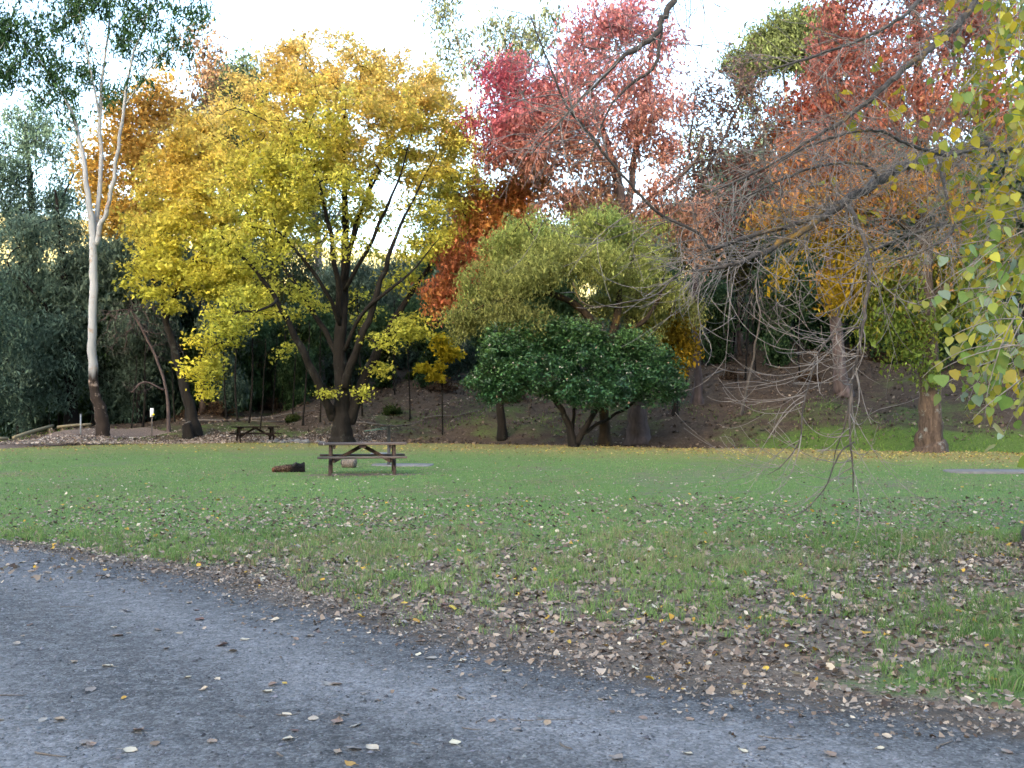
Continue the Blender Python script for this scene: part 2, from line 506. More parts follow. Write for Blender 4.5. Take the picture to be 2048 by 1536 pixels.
fm = math_n(n, l, 'MULTIPLY_ADD', r3.outputs[0], .5)
l.new(math_n(n, l, 'MULTIPLY', r2.outputs[0], .5), fm.node.inputs[2])
coarse = ramp(n, [(.37, (.024, .025, .027)), (.5, (.088, .092, .098)), (.64, (.20, .206, .217))]); l.new(fm, coarse.inputs[0])
fine = ramp(n, [(.35, (.11, .114, .122)), (.65, (.265, .272, .287))]); l.new(fm, fine.inputs[0])
ta = attr(n, 'track'); tf = math_n(n, l, 'ADD', ta.outputs['Fac'], math_n(n, l, 'MULTIPLY_ADD', r1.outputs[0], .9)); tf.node.inputs[1].links[0].from_node.inputs[2].default_value = -.45
tr = ramp(n, [(.1, (0, 0, 0)), (.9, (1, 1, 1))]); l.new(tf, tr.inputs[0])
c = mixc(n, l, tr.outputs[0], coarse.outputs[0], fine.outputs[0])
stc = n.new('ShaderNodeMix'); stc.data_type = 'RGBA'; stc.blend_type = 'MULTIPLY'; stc.inputs[0].default_value = .8
l.new(c, stc.inputs[6]); vr = ramp(n, [(0, (.38, .38, .39)), (1, (1.5, 1.5, 1.5))]); l.new(vo.outputs['Color'], vr.inputs[0]); l.new(vr.outputs[0], stc.inputs[7])
ear = ramp(n, [(.3, (.05, .04, .032)), (.6, (.13, .105, .085))]); l.new(fm, ear.inputs[0])
ea = attr(n, 'edge'); ef = math_n(n, l, 'ADD', ea.outputs['Fac'], math_n(n, l, 'MULTIPLY_ADD', r2.outputs[0], .9)); ef.node.inputs[1].links[0].from_node.inputs[2].default_value = -.45
er = ramp(n, [(.35, (0, 0, 0)), (.75, (1, 1, 1))]); l.new(ef, er.inputs[0])
c = mixc(n, l, er.outputs[0], ear.outputs[0], stc.outputs[2])
l.new(c, b.inputs['Base Color']); b.inputs['Roughness'].default_value = .85; b.inputs['Specular IOR Level'].default_value = .25
hm = math_n(n, l, 'ADD', math_n(n, l, 'MULTIPLY', vo.outputs['Distance'], -.5), r3.outputs[0])
bump(n, l, hm, .9, .02, b)
road = obj('gravel_road', new_mesh('gravel_road', cor, None, qr, M_ROAD, True, {'edge': edgev.ravel(), 'track': track.ravel()}))
tag(road, kind='structure')

# leafy footpath rising on the far left
pc = catmull([(-30, 31), (-24, 37.5), (-21.5, 42), (-20.4, 46), (-19.4, 49), (-18.6, 52)], 14)
tg = np.gradient(pc, axis=0); tg /= np.linalg.norm(tg, axis=1)[:, None]
nm = np.stack([-tg[:, 1], tg[:, 0]], 1)
ofs = np.linspace(-1.35, 1.35, 12)
PX = pc[:, None, 0] + nm[:, None, 0] * ofs * (1 + .2 * fbm(pc[:, 0], pc[:, 1], .9, 2)[:, None]); PY = pc[:, None, 1] + nm[:, None, 1] * ofs
PZ = H(PX, PY) + .01 + .16 * (1 - (ofs / 1.35) ** 2)[None] - .05 * (np.abs(ofs) > 1.3)
nr, nc = PX.shape
i = np.arange(nr - 1)[:, None] * nc; j = np.arange(nc - 1)[None]
qp = np.stack([i + j, i + j + 1, i + nc + j + 1, i + nc + j], -1).reshape(-1, 4)
M_PATH = plain_mat('leaf_mulch', (.08, .055, .042), (.24, .19, .16), 14, .95, .1, .8, .05)
tag(obj('path', new_mesh('path', np.stack([PX, PY, PZ], -1).reshape(-1, 3), None, qp, M_PATH, True)), kind='structure')

# ------------------------------------------------------------------ trees
def grow(limbs, targets, bf=.25, attach_pen=2.5, tip_r=.012, e=2.3):
    """Minimum spanning growth from hand-placed limbs to crown targets.
    limbs: list of (k,4) arrays x,y,z,r - the first is the trunk. Returns nodes, parents, radii, limb node count, limb chains."""
    pos, par, rad, pen, chains = [], [], [], [], []
    for li, L in enumerate(limbs):
        start = len(pos)
        if li == 0: prev = -1
        else:
            d = np.linalg.norm(np.array(pos) - L[0, :3], axis=1); prev = int(np.argmin(d))
        ch = [] if prev < 0 else [prev]
        for k, row in enumerate(L):
            if k == 0 and prev >= 0: continue
            pos.append(row[:3]); par.append(prev); rad.append(row[3])
            pen.append(attach_pen * (1 - k / len(L)) * (2 if li == 0 else 1))
            prev = len(pos) - 1; ch.append(prev)
        chains.append(ch)
    nl = len(pos)
    N = len(targets)
    A = np.zeros((nl + N, 3)); A[:nl] = pos
    path = np.zeros(nl + N); par = list(par) + [0] * N
    for k in range(nl): path[k] = pen[k]
    D = np.linalg.norm(targets[:, None] - A[None, :nl], axis=2)
    C = D + bf * path[None, :nl]
    bi = np.argmin(C, 1); bc = C[np.arange(N), bi]
    done = np.zeros(N, bool)
    for k in range(N):
        t = int(np.argmin(np.where(done, 1e9, bc)))
        done[t] = True
        idx = nl + k; A[idx] = targets[t]; par[idx] = int(bi[t])
        path[idx] = path[bi[t]] + np.linalg.norm(A[idx] - A[bi[t]])
        cst = np.linalg.norm(targets - A[idx], axis=1) + bf * path[idx]
        up = (cst < bc) & ~done
        bc[up] = cst[up]; bi[up] = idx
    par = np.array(par)
    re = np.zeros(nl + N); ch_n = np.zeros(nl + N, int)
    for k in range(nl + N - 1, nl - 1, -1):
        if re[k] == 0: re[k] = tip_r ** e
        re[par[k]] += re[k]; ch_n[par[k]] += 1
    R = np.maximum(re, 1e-12) ** (1 / e)
    R[:nl] = rad
    for k in range(nl, nl + N):
        R[k] = min(R[k], .72 * R[par[k]] if par[k] < nl else .97 * R[par[k]])
    return A, par, R, nl, chains, ch_n

def twig_mesh(A, par, R, nl, org, wob=.06):
    mb = MB()
    n = len(A); kids = [[] for _ in range(n)]
    for k in range(nl, n): kids[par[k]].append(k)
    main = {}
    for k in range(n):
        if kids[k] and k >= nl: main[k] = max(kids[k], key=lambda c: R[c])
    for k in range(nl, n):
        if par[k] >= nl and main.get(par[k]) == k: continue
        ch = [par[k], k]; c = k
        while c in main: c = main[c]; ch.append(c)
        p = A[ch]; r = R[ch].copy(); r[0] = min(R[par[k]] * .8, r[1] * 1.2)
        if len(ch) == 2:
            mid = (p[0] + p[1]) / 2 + np.array([0, 0, 1.]) * wob * np.linalg.norm(p[1] - p[0]) + rng.normal(0, .04, 3) * np.linalg.norm(p[1] - p[0])
            p = np.stack([p[0], mid, p[1]]); r = np.array([r[0], (r[0] + r[1]) / 2, r[1]])
        sub = 3 if r[0] > .03 else 2
        pr = catmull(np.concatenate([p, r[:, None]], 1), sub)
        pr[:, 3] = np.maximum(pr[:, 3], .003); pr[-1, 3] *= .5
        s = 6 if r[0] > .06 else (4 if r[0] > .025 else 3)
        co, q, _ = tube_geo(pr[:, :3] - org, pr[:, 3], s)
        mb.add(co, q)
    return mb

def limb_tube(L, org, n, flare=0., k=4):
    P4 = catmull(L, k)
    r = P4[:, 3].copy()
    if flare:
        z = P4[:, 2] - P4[0, 2]; r = r * (1 + flare * np.exp(-z / .45))
    wav = 1 + .05 * np.sin(np.arange(len(r)) * 1.7 + L[0, 0])
    return tube_geo(P4[:, :3] - org, r * wav, n, True)

def flare_roots(co, n, amt, height=.9):
    """Makes the foot of a trunk uneven, like root buttresses."""
    z = co[:, 2]; a = np.arctan2(co[:, 1], co[:, 0])
    f = 1 + amt * np.exp(-np.maximum(z, 0) / height) * (np.sin(a * 5 + 1) * .5 + np.sin(a * 3) * .5)
    co = co.copy(); co[:, 0] *= f; co[:, 1] *= f
    return co

def leaf_arrays(c, nrm, ax, L, W, fold=.25):
    nrm = nrm / (np.linalg.norm(nrm, axis=1)[:, None] + 1e-9)
    ax = ax - nrm * np.sum(ax * nrm, 1)[:, None]; ax /= np.linalg.norm(ax, axis=1)[:, None] + 1e-9
    s = np.cross(nrm, ax); L = np.asarray(L).reshape(-1, 1); W = np.asarray(W).reshape(-1, 1)
    b = c - ax * L / 2; t = c + ax * L / 2 - nrm * L * .12
    m = c - ax * L * .06
    le = m - s * W / 2 + nrm * fold * W; ri = m + s * W / 2 + nrm * fold * W
    co = np.stack([b, ri, t, le], 1).reshape(-1, 3)
    k = np.arange(len(c))[:, None] * 4
    tris = np.stack([k + [0, 1, 2], k + [0, 2, 3]], 1).reshape(-1, 3)
    return co, tris

def crown_mesh(name, anchors, per, spread, L, W, colf, org, mat, up=.5, droop=0., outward=None, flat=1.0, jit=.18, dirs=None):
    """Leaves scattered round anchor pairs (from, to)."""
    a0, a1 = anchors
    n = len(a1) * per
    i = np.repeat(np.arange(len(a1)), per)
    t = rng.uniform(.15, 1.15, n)[:, None]
    c = a0[i] * (1 - t) + a1[i] * t
    g = rng.normal(0, 1, (n, 3)); g[:, 2] *= flat
    c = c + g * spread
    if droop: c[:, 2] -= np.abs(rng.normal(0, droop, n))
    nr_ = rng.normal(0, 1, (n, 3)); nr_ /= np.linalg.norm(nr_, axis=1)[:, None]
    nr_[:, 2] += up * 1.6
    if droop: ax = np.stack([rng.normal(0, .5, n), rng.normal(0, .5, n), -np.ones(n)], 1)
    else: ax = rng.normal(0, 1, (n, 3))
    s = np.clip(np.exp(rng.normal(-.06, .34, n)), .4, 1.9)
    col = colf(c, i)
    col = np.clip(col * (1 + rng.normal(0, jit, (n, 1))), .004, 1)
    co, tr = leaf_arrays(c - org, nr_, ax, L * s, W * s)
    return new_mesh(name, co, tr, None, mat, False, {'col': np.repeat(col, 4, 0)})

LUMP = .4
def clump_targets(clumps, N, Y, shell=.35):
    """clumps: (u, v, ru, rv, dY[, weight]) in photograph pixels at depth Y+dY."""
    w = np.array([c[2] * c[3] * c[2] ** .5 * (c[5] if len(c) > 5 else 1) for c in clumps], float); w /= w.sum()
    pts, ids = [], []
    for k, c in enumerate(clumps):
        m = max(3, int(round(N * w[k])))
        d = rng.normal(0, 1, (m, 3)); d /= np.linalg.norm(d, axis=1)[:, None]
        r = rng.uniform(shell ** 3, 1, m) ** (1 / 3)
        d *= r[:, None]
        ns_ = max(3, int(m / 14)); sc_ = rng.normal(0, 1, (ns_, 3)); sc_ /= np.linalg.norm(sc_, axis=1)[:, None]; sc_ *= rng.uniform(.35, 1.12, (ns_, 1))
        near_ = sc_[rng.integers(0, ns_, m)] + rng.normal(0, .2, (m, 3)); pick_ = rng.uniform(0, 1, (m, 1)) < LUMP
        d = np.where(pick_, near_, d)
        YY = Y + c[4]; s = YY / F
        d[:, 0] *= c[2] * s; d[:, 2] *= c[3] * s; d[:, 1] *= (c[2] + c[3]) / 2 * s * 1.1
        pts.append(P(c[0], c[1], YY) + d); ids += [k] * m
    return np.concatenate(pts), np.array(ids)

def px_limbs(Y, limbs):
    out = []
    for L in limbs:
        rows = []
        for (u, v, dY, r) in L:
            p = P(u, v, Y + dY); rows.append([*p, r])
        out.append(np.array(rows))
    return out

def lerp3(a, b, t): return np.asarray(a)[None] * (1 - t)[:, None] + np.asarray(b)[None] * t[:, None]

def grad_col(stops, z0, z1, cluster_jit=.12, seed=0, noise_amt=.18):
    """Leaf pigment: stops from low to high in the crown, varied from spray to spray."""
    st = np.array(stops, float); r = np.random.default_rng(seed); cj = r.normal(0, 1, (4000, 2))
    def f(c, i):
        t = (c[:, 2] - z0) / (z1 - z0) + noise_amt * fbm(c[:, 0] + c[:, 1] * .3, c[:, 2] * 1.2, .7, seed + 1) + .10 * cj[i % 4000, 1]
        t = np.clip(t, 0, 1) * (len(st) - 1)
        out = np.stack([np.interp(t, np.arange(len(st)), st[:, k]) for k in range(3)], 1)
        return out * (1 + cluster_jit * cj[i % 4000, :1])
    return f

def build_tree(name, label, u, Y, limbs, clumps, N, per, leaf, colf, bark, cat='tree', group=None, bf=.25, spread=.3,
               tip_r=.012, up=.5, droop=0., flat=1., mat=None, shell=.35, flare=.35, sides=12, z=None, jit=.18, leafmat=None, min_tip=True, crown_name='crown', roots=.22):
    base = pt(u, Y)
    L = px_limbs(Y, limbs)
    L[0][0, :3] = base - np.array([0, 0, .12])
    for q_ in range(len(L)):
        x = catmull(L[q_], 3); w_ = np.minimum(.035, x[:, 3:4] * .3 + .01) * (.5 if q_ == 0 else 1.0)
        x[1:-1, :3] += rng.normal(0, 1, (len(x) - 2, 3)) * w_[1:-1]; L[q_] = x
    Ls = [catmull(x, 2) for x in L]
    root = thing(name, label, cat, base, group=group)
    T, ids = clump_targets(clumps, N, Y, shell)
    A, par, R, nl, chains, ch_n = grow(Ls, T, bf, tip_r=tip_r)
    co, q, t = limb_tube(L[0], base, sides, flare, 3)
    co = flare_roots(co, sides, roots)
    obj('trunk', new_mesh('trunk', co, t, q, bark, True), root)
    for x in L[1:]:
        co, q, t = limb_tube(x, base, max(6, sides - 4), 0, 2)
        obj('limb', new_mesh('limb', co, t, q, bark, True), root)
    tm = twig_mesh(A, par, R, nl, base)
    tag(obj('branching', tm.mesh('branching', bark, True), root), kind='stuff')
    if per:
        sel = np.arange(nl, len(A))
        sel = sel[R[sel] < .05] if min_tip else sel
        me = crown_mesh(crown_name, (A[par[sel]], A[sel]), per, spread, leaf[0], leaf[1], colf, base, leafmat or M_LEAF, up, droop, None, flat, jit)
        obj(crown_name, me, root)
    return root, A, par, R, nl

B_DARK = bark_mat('bark_dark', (.004, .0035, .003), (.018, .015, .013), 7, .18, (.04, .045, .038), .15)
B_BROWN = bark_mat('bark_brown', (.05, .035, .026), (.15, .105, .08), 6, .2, (.22, .23, .2), .25)
B_LICHEN = bark_mat('bark_lichen', (.025, .018, .014), (.12, .085, .064), 8, .25, (.19, .205, .20), .22)
B_GUM = bark_mat('bark_gum', (.20, .21, .22), (.36, .365, .37), 1.6, .12, (.24, .19, .16), .28, .15, (.03, .022, .018), 3.0, .05)
B_GUM2 = bark_mat('bark_gum_grey', (.16, .14, .13), (.32, .30, .28), 2, .2, None, 0, .2)
B_GREY = bark_mat('bark_grey_dead', (.07, .062, .056), (.19, .17, .155), 5, .3)
B_DEADTW = bark_mat('bark_dead_twig', (.05, .045, .04), (.13, .115, .105), 5, .3)
B_TWIG = bark_mat('bark_purple_twig', (.05, .038, .036), (.13, .10, .095), 5, .3)
B_POPLAR = bark_mat('bark_poplar', (.10, .088, .076), (.30, .265, .235), 9, .6, (.34, .19, .025), .16, .4, bdist=.008)
B_PALETWIG = bark_mat('bark_pale_twig', (.10, .09, .08), (.28, .25, .225), 14, .8, None, 0, .2, bdist=.003)
B_POPDARK = bark_mat('bark_poplar_branch', (.03, .026, .023), (.115, .10, .088), 12, .7, (.27, .15, .02), .2, .6, bdist=.01)
B_POPTRUNK = bark_mat('bark_poplar_trunk', (.035, .03, .026), (.12, .105, .09), 9, .2, (.16, .15, .12), .2, .9, bdist=.04)

# ---- the big golden elm
elm_l = [[(683, 886, 0, .52), (683, 840, 0, .42), (683, 780, .1, .33), (680, 700, .1, .29), (684, 620, 0, .26), (690, 540, .2, .2), (690, 440, .4, .15), (688, 320, .5, .10), (690, 200, .4, .06)],
         [(668, 838, -.1, .24), (655, 815, -.4, .21), (628, 750, -.9, .19), (598, 690, -1.3, .16), (575, 640, -1.6, .13), (540, 580, -2, .10), (490, 520, -2.6, .07), (440, 470, -3, .05)],
         [(698, 845, .2, .30), (712, 800, .3, .27), (735, 745, .5, .24), (758, 700, .8, .20), (800, 620, 1.2, .15), (840, 560, 1.4, .12), (885, 490, 1.6, .07), (940, 400, 1.8, .03), (960, 340, 1.8, .012)],
         [(690, 775, -.2, .2), (708, 715, -.6, .18), (728, 660, -1.0, .16), (750, 600, -1.2, .14), (770, 540, -1.4, .11), (792, 470, -1.6, .08), (840, 370, -1.6, .04), (880, 290, -1.6, .015)],
         [(676, 720, .4, .15), (655, 670, .9, .13), (630, 630, 1.3, .12), (600, 580, 1.8, .10), (560, 520, 2.3, .08), (530, 440, 2.6, .06), (500, 350, 2.8, .04)],
         [(682, 640, -.1, .16), (672, 560, -.8, .13), (660, 470, -1.4, .10), (640, 380, -2.0, .07), (610, 280, -2.4, .05)],
         [(690, 560, .3, .15), (705, 480, .8, .12), (730, 400, 1.2, .09), (775, 290, 1.6, .05), (815, 200, 1.8, .02)],
         [(690, 700, -.2, .1), (715, 640, -1, .09), (765, 590, -1.6, .08), (820, 545, -2.2, .05), (880, 475, -2.6, .012)],
         [(680, 650, -.2, .1), (650, 580, -1.4, .09), (600, 510, -2.2, .07), (550, 460, -2.8, .04)],
         [(690, 580, -.2, .1), (735, 500, -1, .09), (770, 420, -1.6, .07), (805, 335, -2, .04), (830, 240, -2.2, .012)],
         [(684, 600, .2, .10), (700, 500, -.4, .1), (720, 430, -.6, .08), (760, 340, -.8, .05)]]
elm_c = [(690, 146, 150, 75, 0), (590, 195, 110, 85, 1), (800, 190, 110, 90, 0), (690, 250, 170, 90, -1.6), (520, 280, 110, 80, 0), (470, 200, 50, 60, 1.5),
         (860, 280, 90, 90, .5), (900, 240, 50, 60, 1), (870, 190, 60, 50, 1), (940, 270, 50, 50, .6), (560, 130, 70, 50, 1), (520, 380, 110, 80, -1), (620, 350, 110, 70, -2.6), (600, 440, 110, 60, 1.6), (560, 420, 70, 50, -2.4), (930, 330, 70, 60, 0), (985, 310, 35, 35, .4), (770, 400, 80, 70, .6, .3), (740, 470, 60, 60, .4, .35), (640, 300, 100, 60, 1.5),
         (880, 390, 80, 60, 0), (800, 330, 70, 50, 1), (500, 500, 100, 50, -2), (840, 470, 80, 60, -.6), (900, 460, 50, 40, 1), (680, 490, 70, 34, -3, .45), (560, 600, 90, 40, 1.2, .8),
         (490, 620, 80, 50, -2.4), (440, 660, 70, 40, -3, 1.3), (400, 730, 52, 38, -3, 1.5), (430, 770, 30, 24, -3, 1.4), (800, 560, 60, 36, 1.4, .7), (830, 650, 65, 34, -1), (800, 680, 50, 25, -1.4), (640, 600, 60, 40, 2.6, .4),
         (720, 620, 50, 45, 2.8, .4), (652, 788, 20, 10, -.8, 1.2), (728, 782, 24, 12, -.6, 1), (760, 745, 30, 20, .2, 1.5), (575, 705, 40, 18, 1.5, .7)]
elm_col = grad_col([(.43, .43, .075), (.52, .50, .085), (.62, .56, .11), (.71, .56, .15), (.76, .55, .20)], 4, 19, .12, 3)
def elm_col2(c, i):
    o = elm_col(c, i)
    m = smooth(-14.5, -12.2, -c[:, 0] * 0 + c[:, 0]) # left low sprays are the purest yellow
    k = ((1 - m) * (1 - smooth(7, 9, c[:, 2])))[:, None]
    return o * (1 - k) + np.array([.76, .64, .08])[None] * k
build_tree('elm_tree', 'large spreading golden yellow tree with dark multi-stemmed trunk', 683, 46, elm_l, elm_c, 1750, 50, (.155, .10), elm_col2, B_DARK,
           spread=.25, flat=.6, bf=.2, tip_r=.015, sides=16, flare=.3, up=.6)

# ---- yellow tree with the leaning trunk, left of the elm
ly_l = [[(390, 876, 0, .36), (378, 810, .1, .27), (360, 740, .2, .22), (340, 670, .2, .18), (328, 620, .2, .15), (330, 540, .2, .11), (345, 440, .2, .07), (360, 330, .2, .04)],
        [(332, 640, .2, .1), (360, 570, -.4, .09), (400, 500, -1, .07), (430, 420, -1.2, .04)],
        [(330, 590, .2, .08), (305, 560, .8, .06), (285, 500, 1.2, .04)]]
ly_c = [(390, 300, 80, 60, 0), (340, 370, 80, 60, .6), (430, 370, 80, 60, -.6), (300, 440, 60, 60, 1), (380, 450, 100, 60, -1), (450, 470, 60, 60, .5), (330, 530, 85, 45, -1), (290, 580, 50, 22, -.6), (420, 560, 80, 40, -.8), (340, 610, 40, 16, -1), (460, 560, 60, 40, 0), (400, 250, 50, 40, 1)]
build_tree('yellow_tree', 'yellow tree on a dark leaning trunk beside the sawn stump', 390, 49.5, ly_l, ly_c, 640, 54, (.18, .12),
           grad_col([(.48, .47, .075), (.56, .53, .085), (.65, .56, .11), (.70, .52, .13)], 4, 15, .13, 9), B_DARK, spread=.27, flat=.55, bf=.2)

# ---- white-trunked gum
gum_l = [[(210, 884, 0, 0.311), (203, 830, 0, 0.296), (190, 780, 0, 0.222), (184, 700, 0, 0.200), (185, 600, 0, 0.185), (187, 520, 0, 0.178), (184, 450, 0, 0.148), (176, 390, 0, 0.126), (165, 310, .2, 0.104), (148, 240, .4, 0.081), (120, 180, .6, 0.052), (70, 110, .8, 0.037), (20, 40, 1, 0.022)],
         [(192, 490, 0, 0.126), (200, 450, -.1, 0.118), (212, 430, -.2, 0.104), (222, 380, -.4, 0.092), (236, 300, -.6, 0.081), (248, 220, -.8, 0.067), (262, 130, -1, 0.052), (290, 40, -1.2, 0.037), (310, -40, -1.2, 0.022)],
         [(193, 465, .3, 0.118), (195, 420, .4, 0.111), (201, 330, .6, 0.096), (199, 230, .8, 0.081), (208, 130, 1, 0.059), (220, 20, 1.2, 0.044), (225, -90, 1.4, 0.030)],
         [(200, 240, .8, 0.059), (185, 160, .4, 0.044), (165, 60, 0, 0.033), (150, -40, -.2, 0.022)],
         [(250, 210, -.8, 0.044), (300, 140, -1.4, 0.033), (350, 70, -1.8, 0.022)],
         [(150, 250, .4, 0.037), (90, 200, -.2, 0.030), (30, 160, -.6, 0.022)]]
gum_c = [(50, 60, 70, 60, 0), (130, 40, 60, 50, 1), (90, 130, 70, 40, .5), (20, 130, 60, 50, -.5), (200, 10, 80, 40, 0), (300, 30, 60, 50, -1), (365, 35, 45, 40, -1.5), (260, 80, 50, 35, -.5), (130, 180, 60, 40, .5),
         (180, 120, 40, 40, 1), (225, 190, 45, 30, .8), (340, 90, 50, 30, -1.5), (130, 220, 25, 22, 0), (30, -60, 140, 50, 0), (200, -80, 140, 50, 0), (320, -60, 90, 50, -1), (370, 95, 25, 18, -1.5), (-60, 40, 80, 70, 0), (290, 160, 30, 20, -1)]
build_tree('gum_tree', 'tall gum tree with smooth white forked trunk and dark shaggy base', 207, 47, gum_l, gum_c, 680, 32, (.26, .065),
           grad_col([(.045, .10, .04), (.06, .12, .05), (.08, .145, .065)], 12, 24, .2, 21), B_GUM, spread=.22, droop=.30, up=0., sides=16, flare=.12, roots=.1, bf=.3, jit=.25, tip_r=.01)

LUMP = .4
# ---- red tree in the middle
red_l = [[(1278, 896, 0, .50), (1275, 830, 0, .42), (1268, 740, .1, .36), (1262, 640, .2, .32), (1256, 520, .3, .28), (1246, 420, .3, .24), (1230, 340, .2, .19), (1205, 260, 0, .14), (1180, 170, -.2, .09), (1165, 80, -.3, .05)],
         [(1252, 440, .3, .18), (1262, 370, .6, .17), (1275, 290, .8, .14), (1290, 200, 1, .10), (1300, 110, 1.2, .06)],
         [(1258, 440, .3, .13), (1290, 405, -.2, .12), (1340, 370, -.6, .10), (1390, 320, -1, .07), (1410, 260, -1.2, .05)],
         [(1234, 350, .2, .12), (1190, 310, -.4, .1), (1120, 270, -1, .07), (1040, 220, -1.4, .05)],
         [(1262, 600, .2, .12), (1215, 500, -.4, .1), (1160, 420, -.8, .08), (1090, 370, -1, .05)]]
red_c = [(1005, 160, 55, 55, 0), (985, 230, 55, 55, 0), (1040, 150, 40, 40, 0), (1050, 290, 60, 40, -.6), (1000, 320, 50, 40, 0), (1060, 200, 70, 50, -.6), (1190, 60, 70, 60, 0), (1150, 100, 40, 60, .6), (1270, 50, 70, 50, 1), (1330, 90, 40, 50, 1), (1200, 160, 80, 50, -.6), (1300, 170, 60, 50, 1), (1240, 240, 90, 60, 0),
         (1120, 240, 80, 60, -1, 1.5), (1080, 310, 70, 40, -1, 1.3), (1040, 250, 60, 50, -1.2, 1.3), (1110, 180, 50, 50, .4), (1200, 390, 70, 40, .8), (1110, 415, 60, 28, .5, 1.2), (1190, 425, 60, 24, .8, 1.2), (1180, 320, 80, 40, -.6), (1290, 300, 60, 50, .6), (1350, 210, 30, 40, .6), (1330, 380, 40, 40, -.6), (1300, 440, 50, 40, 0), (1010, 290, 40, 30, 0), (1150, 390, 60, 30, -.8), (1380, 430, 50, 50, -1), (1400, 500, 40, 40, -1)]
redc = grad_col([(.42, .24, .15), (.54, .28, .22), (.62, .29, .26), (.62, .26, .28)], 9, 21, .12, 31)
def red_col(c, i):
    o = redc(c, i); k = ((1 - smooth(-1.4, 2.2, c[:, 0] + .9 * fbm(c[:, 0], c[:, 2], .9, 6))) * smooth(11, 15, c[:, 2]) * .8)[:, None]
    return o * (1 - k) + np.array([.46, .075, .13])[None] * k
build_tree('red_tree', 'tall tree with rosy red crown rising behind the pale green tree', 1278, 45, red_l, red_c, 1450, 30, (.19, .09), red_col, B_TWIG, tip_r=.017, spread=.30, bf=.22, droop=.12, up=.3, sides=14, roots=.3)

# ---- orange tree beside it
or_l = [[(1005, 884, 0, .22), (1000, 780, 0, .18), (985, 640, 0, .14), (990, 520, 0, .10), (1010, 430, 0, .07), (1030, 370, 0, .04)], [(990, 600, 0, .08), (940, 560, -.4, .06), (900, 560, -.6, .04)]]
or_c = [(990, 380, 60, 45, 0), (1050, 390, 50, 40, 0), (950, 440, 50, 40, -.5), (1010, 450, 60, 40, 0), (920, 500, 40, 36, -.5), (955, 520, 36, 30, -.3), (890, 580, 38, 30, -.6), (875, 610, 26, 26, -.6), (1080, 340, 40, 40, .5), (920, 550, 40, 26, -.6)]
orc = grad_col([(.54, .20, .09), (.52, .20, .11), (.52, .26, .07), (.50, .20, .09), (.50, .24, .08)], 6, 13, .15, 41, .5)
build_tree('orange_red_tree', 'smaller orange red tree between the golden elm and the pale green tree', 1005, 47.5, or_l, or_c, 330, 50, (.20, .10), orc, B_DARK, spread=.30, droop=.14, up=.3)

# ---- pale green weeping tree
pe_l = [[(1210, 893, 0, .27), (1208, 830, 0, .20), (1212, 760, 0, .22), (1220, 690, 0, .2), (1235, 620, .2, .16), (1240, 540, .4, .1), (1230, 470, .5, .06)],
        [(1214, 740, 0, .2), (1190, 660, -.4, .18), (1165, 620, -.6, .16), (1110, 590, -.9, .13), (1095, 560, -1, .1), (1090, 510, -1, .07), (1060, 460, -1, .04)],
        [(1110, 592, -.9, .09), (1060, 590, -1.2, .07), (1000, 600, -1.4, .05), (950, 620, -1.4, .03)],
        [(1222, 690, 0, .12), (1290, 640, .3, .1), (1320, 590, .5, .07), (1330, 540, .6, .04)]]
pe_c = [(1060, 455, 60, 36, 0), (1010, 490, 50, 36, 0), (1200, 440, 65, 36, 0), (1250, 470, 60, 36, .6), (1120, 500, 80, 40, -1), (1300, 500, 36, 40, .6), (980, 560, 60, 45, -.6), (1060, 550, 70, 36, -1.8), (1190, 520, 80, 40, -1.4), (1270, 550, 60, 36, 0), (940, 620, 42, 40, -.6),
        (925, 650, 20, 24, -.8), (1010, 630, 60, 36, -1.4), (1080, 640, 50, 26, -1.8), (1330, 570, 40, 40, 1), (1200, 610, 60, 26, 1), (1290, 640, 50, 40, 1.6), (1380, 610, 34, 50, 2, .5)]
build_tree('weeping_tree', 'rounded pale green weeping tree standing behind the dark flowering shrub', 1210, 43, pe_l, pe_c, 900, 62, (.15, .05),
           grad_col([(.21, .22, .075), (.30, .31, .10), (.36, .40, .12), (.29, .41, .15)], 4, 11, .14, 51), bark_mat('bark_golden_moss', (.014, .010, .007), (.045, .032, .02), 6, .2, (.11, .07, .018), .3), spread=.20, droop=.20, up=.1, bf=.25, jit=.22, tip_r=.009)

LUMP = .25
# ---- dark camellia-like flowering tree
ca_l = [[(1148, 893, 0, .20), (1138, 855, 0, .14), (1122, 820, -.1, .12), (1100, 790, -.3, .1), (1070, 760, -.4, .06)],
        [(1152, 888, 0, .16), (1172, 850, -.1, .12), (1195, 815, -.3, .1), (1215, 780, -.4, .07)],
        [(1165, 868, -.1, .08), (1195, 848, .2, .07), (1235, 828, .4, .06), (1270, 800, .6, .05), (1290, 750, .7, .04)],
        [(1142, 880, .1, .08), (1150, 830, .5, .07), (1150, 760, .8, .05), (1160, 700, .9, .03)]]
ca_c = [(1010, 720, 60, 40, 0), (965, 770, 36, 32, 0), (1000, 780, 50, 26, -.2), (1060, 680, 55, 36, .4), (1130, 680, 60, 40, .4), (1080, 750, 70, 44, -.6), (1180, 720, 60, 50, 0), (1240, 700, 50, 36, .6), (1300, 720, 44, 44, .4), (1200, 785, 70, 34, -1.2), (1310, 775, 50, 46, 0), (1340, 780, 26, 30, .4), (1130, 790, 40, 14, -.3), (1260, 760, 40, 30, -.5), (1025, 690, 46, 34, .3), (1090, 660, 50, 24, .2), (1000, 680, 40, 24, 0), (1160, 665, 50, 24, .3), (1270, 680, 40, 24, .5), (1340, 740, 24, 30, .4)]
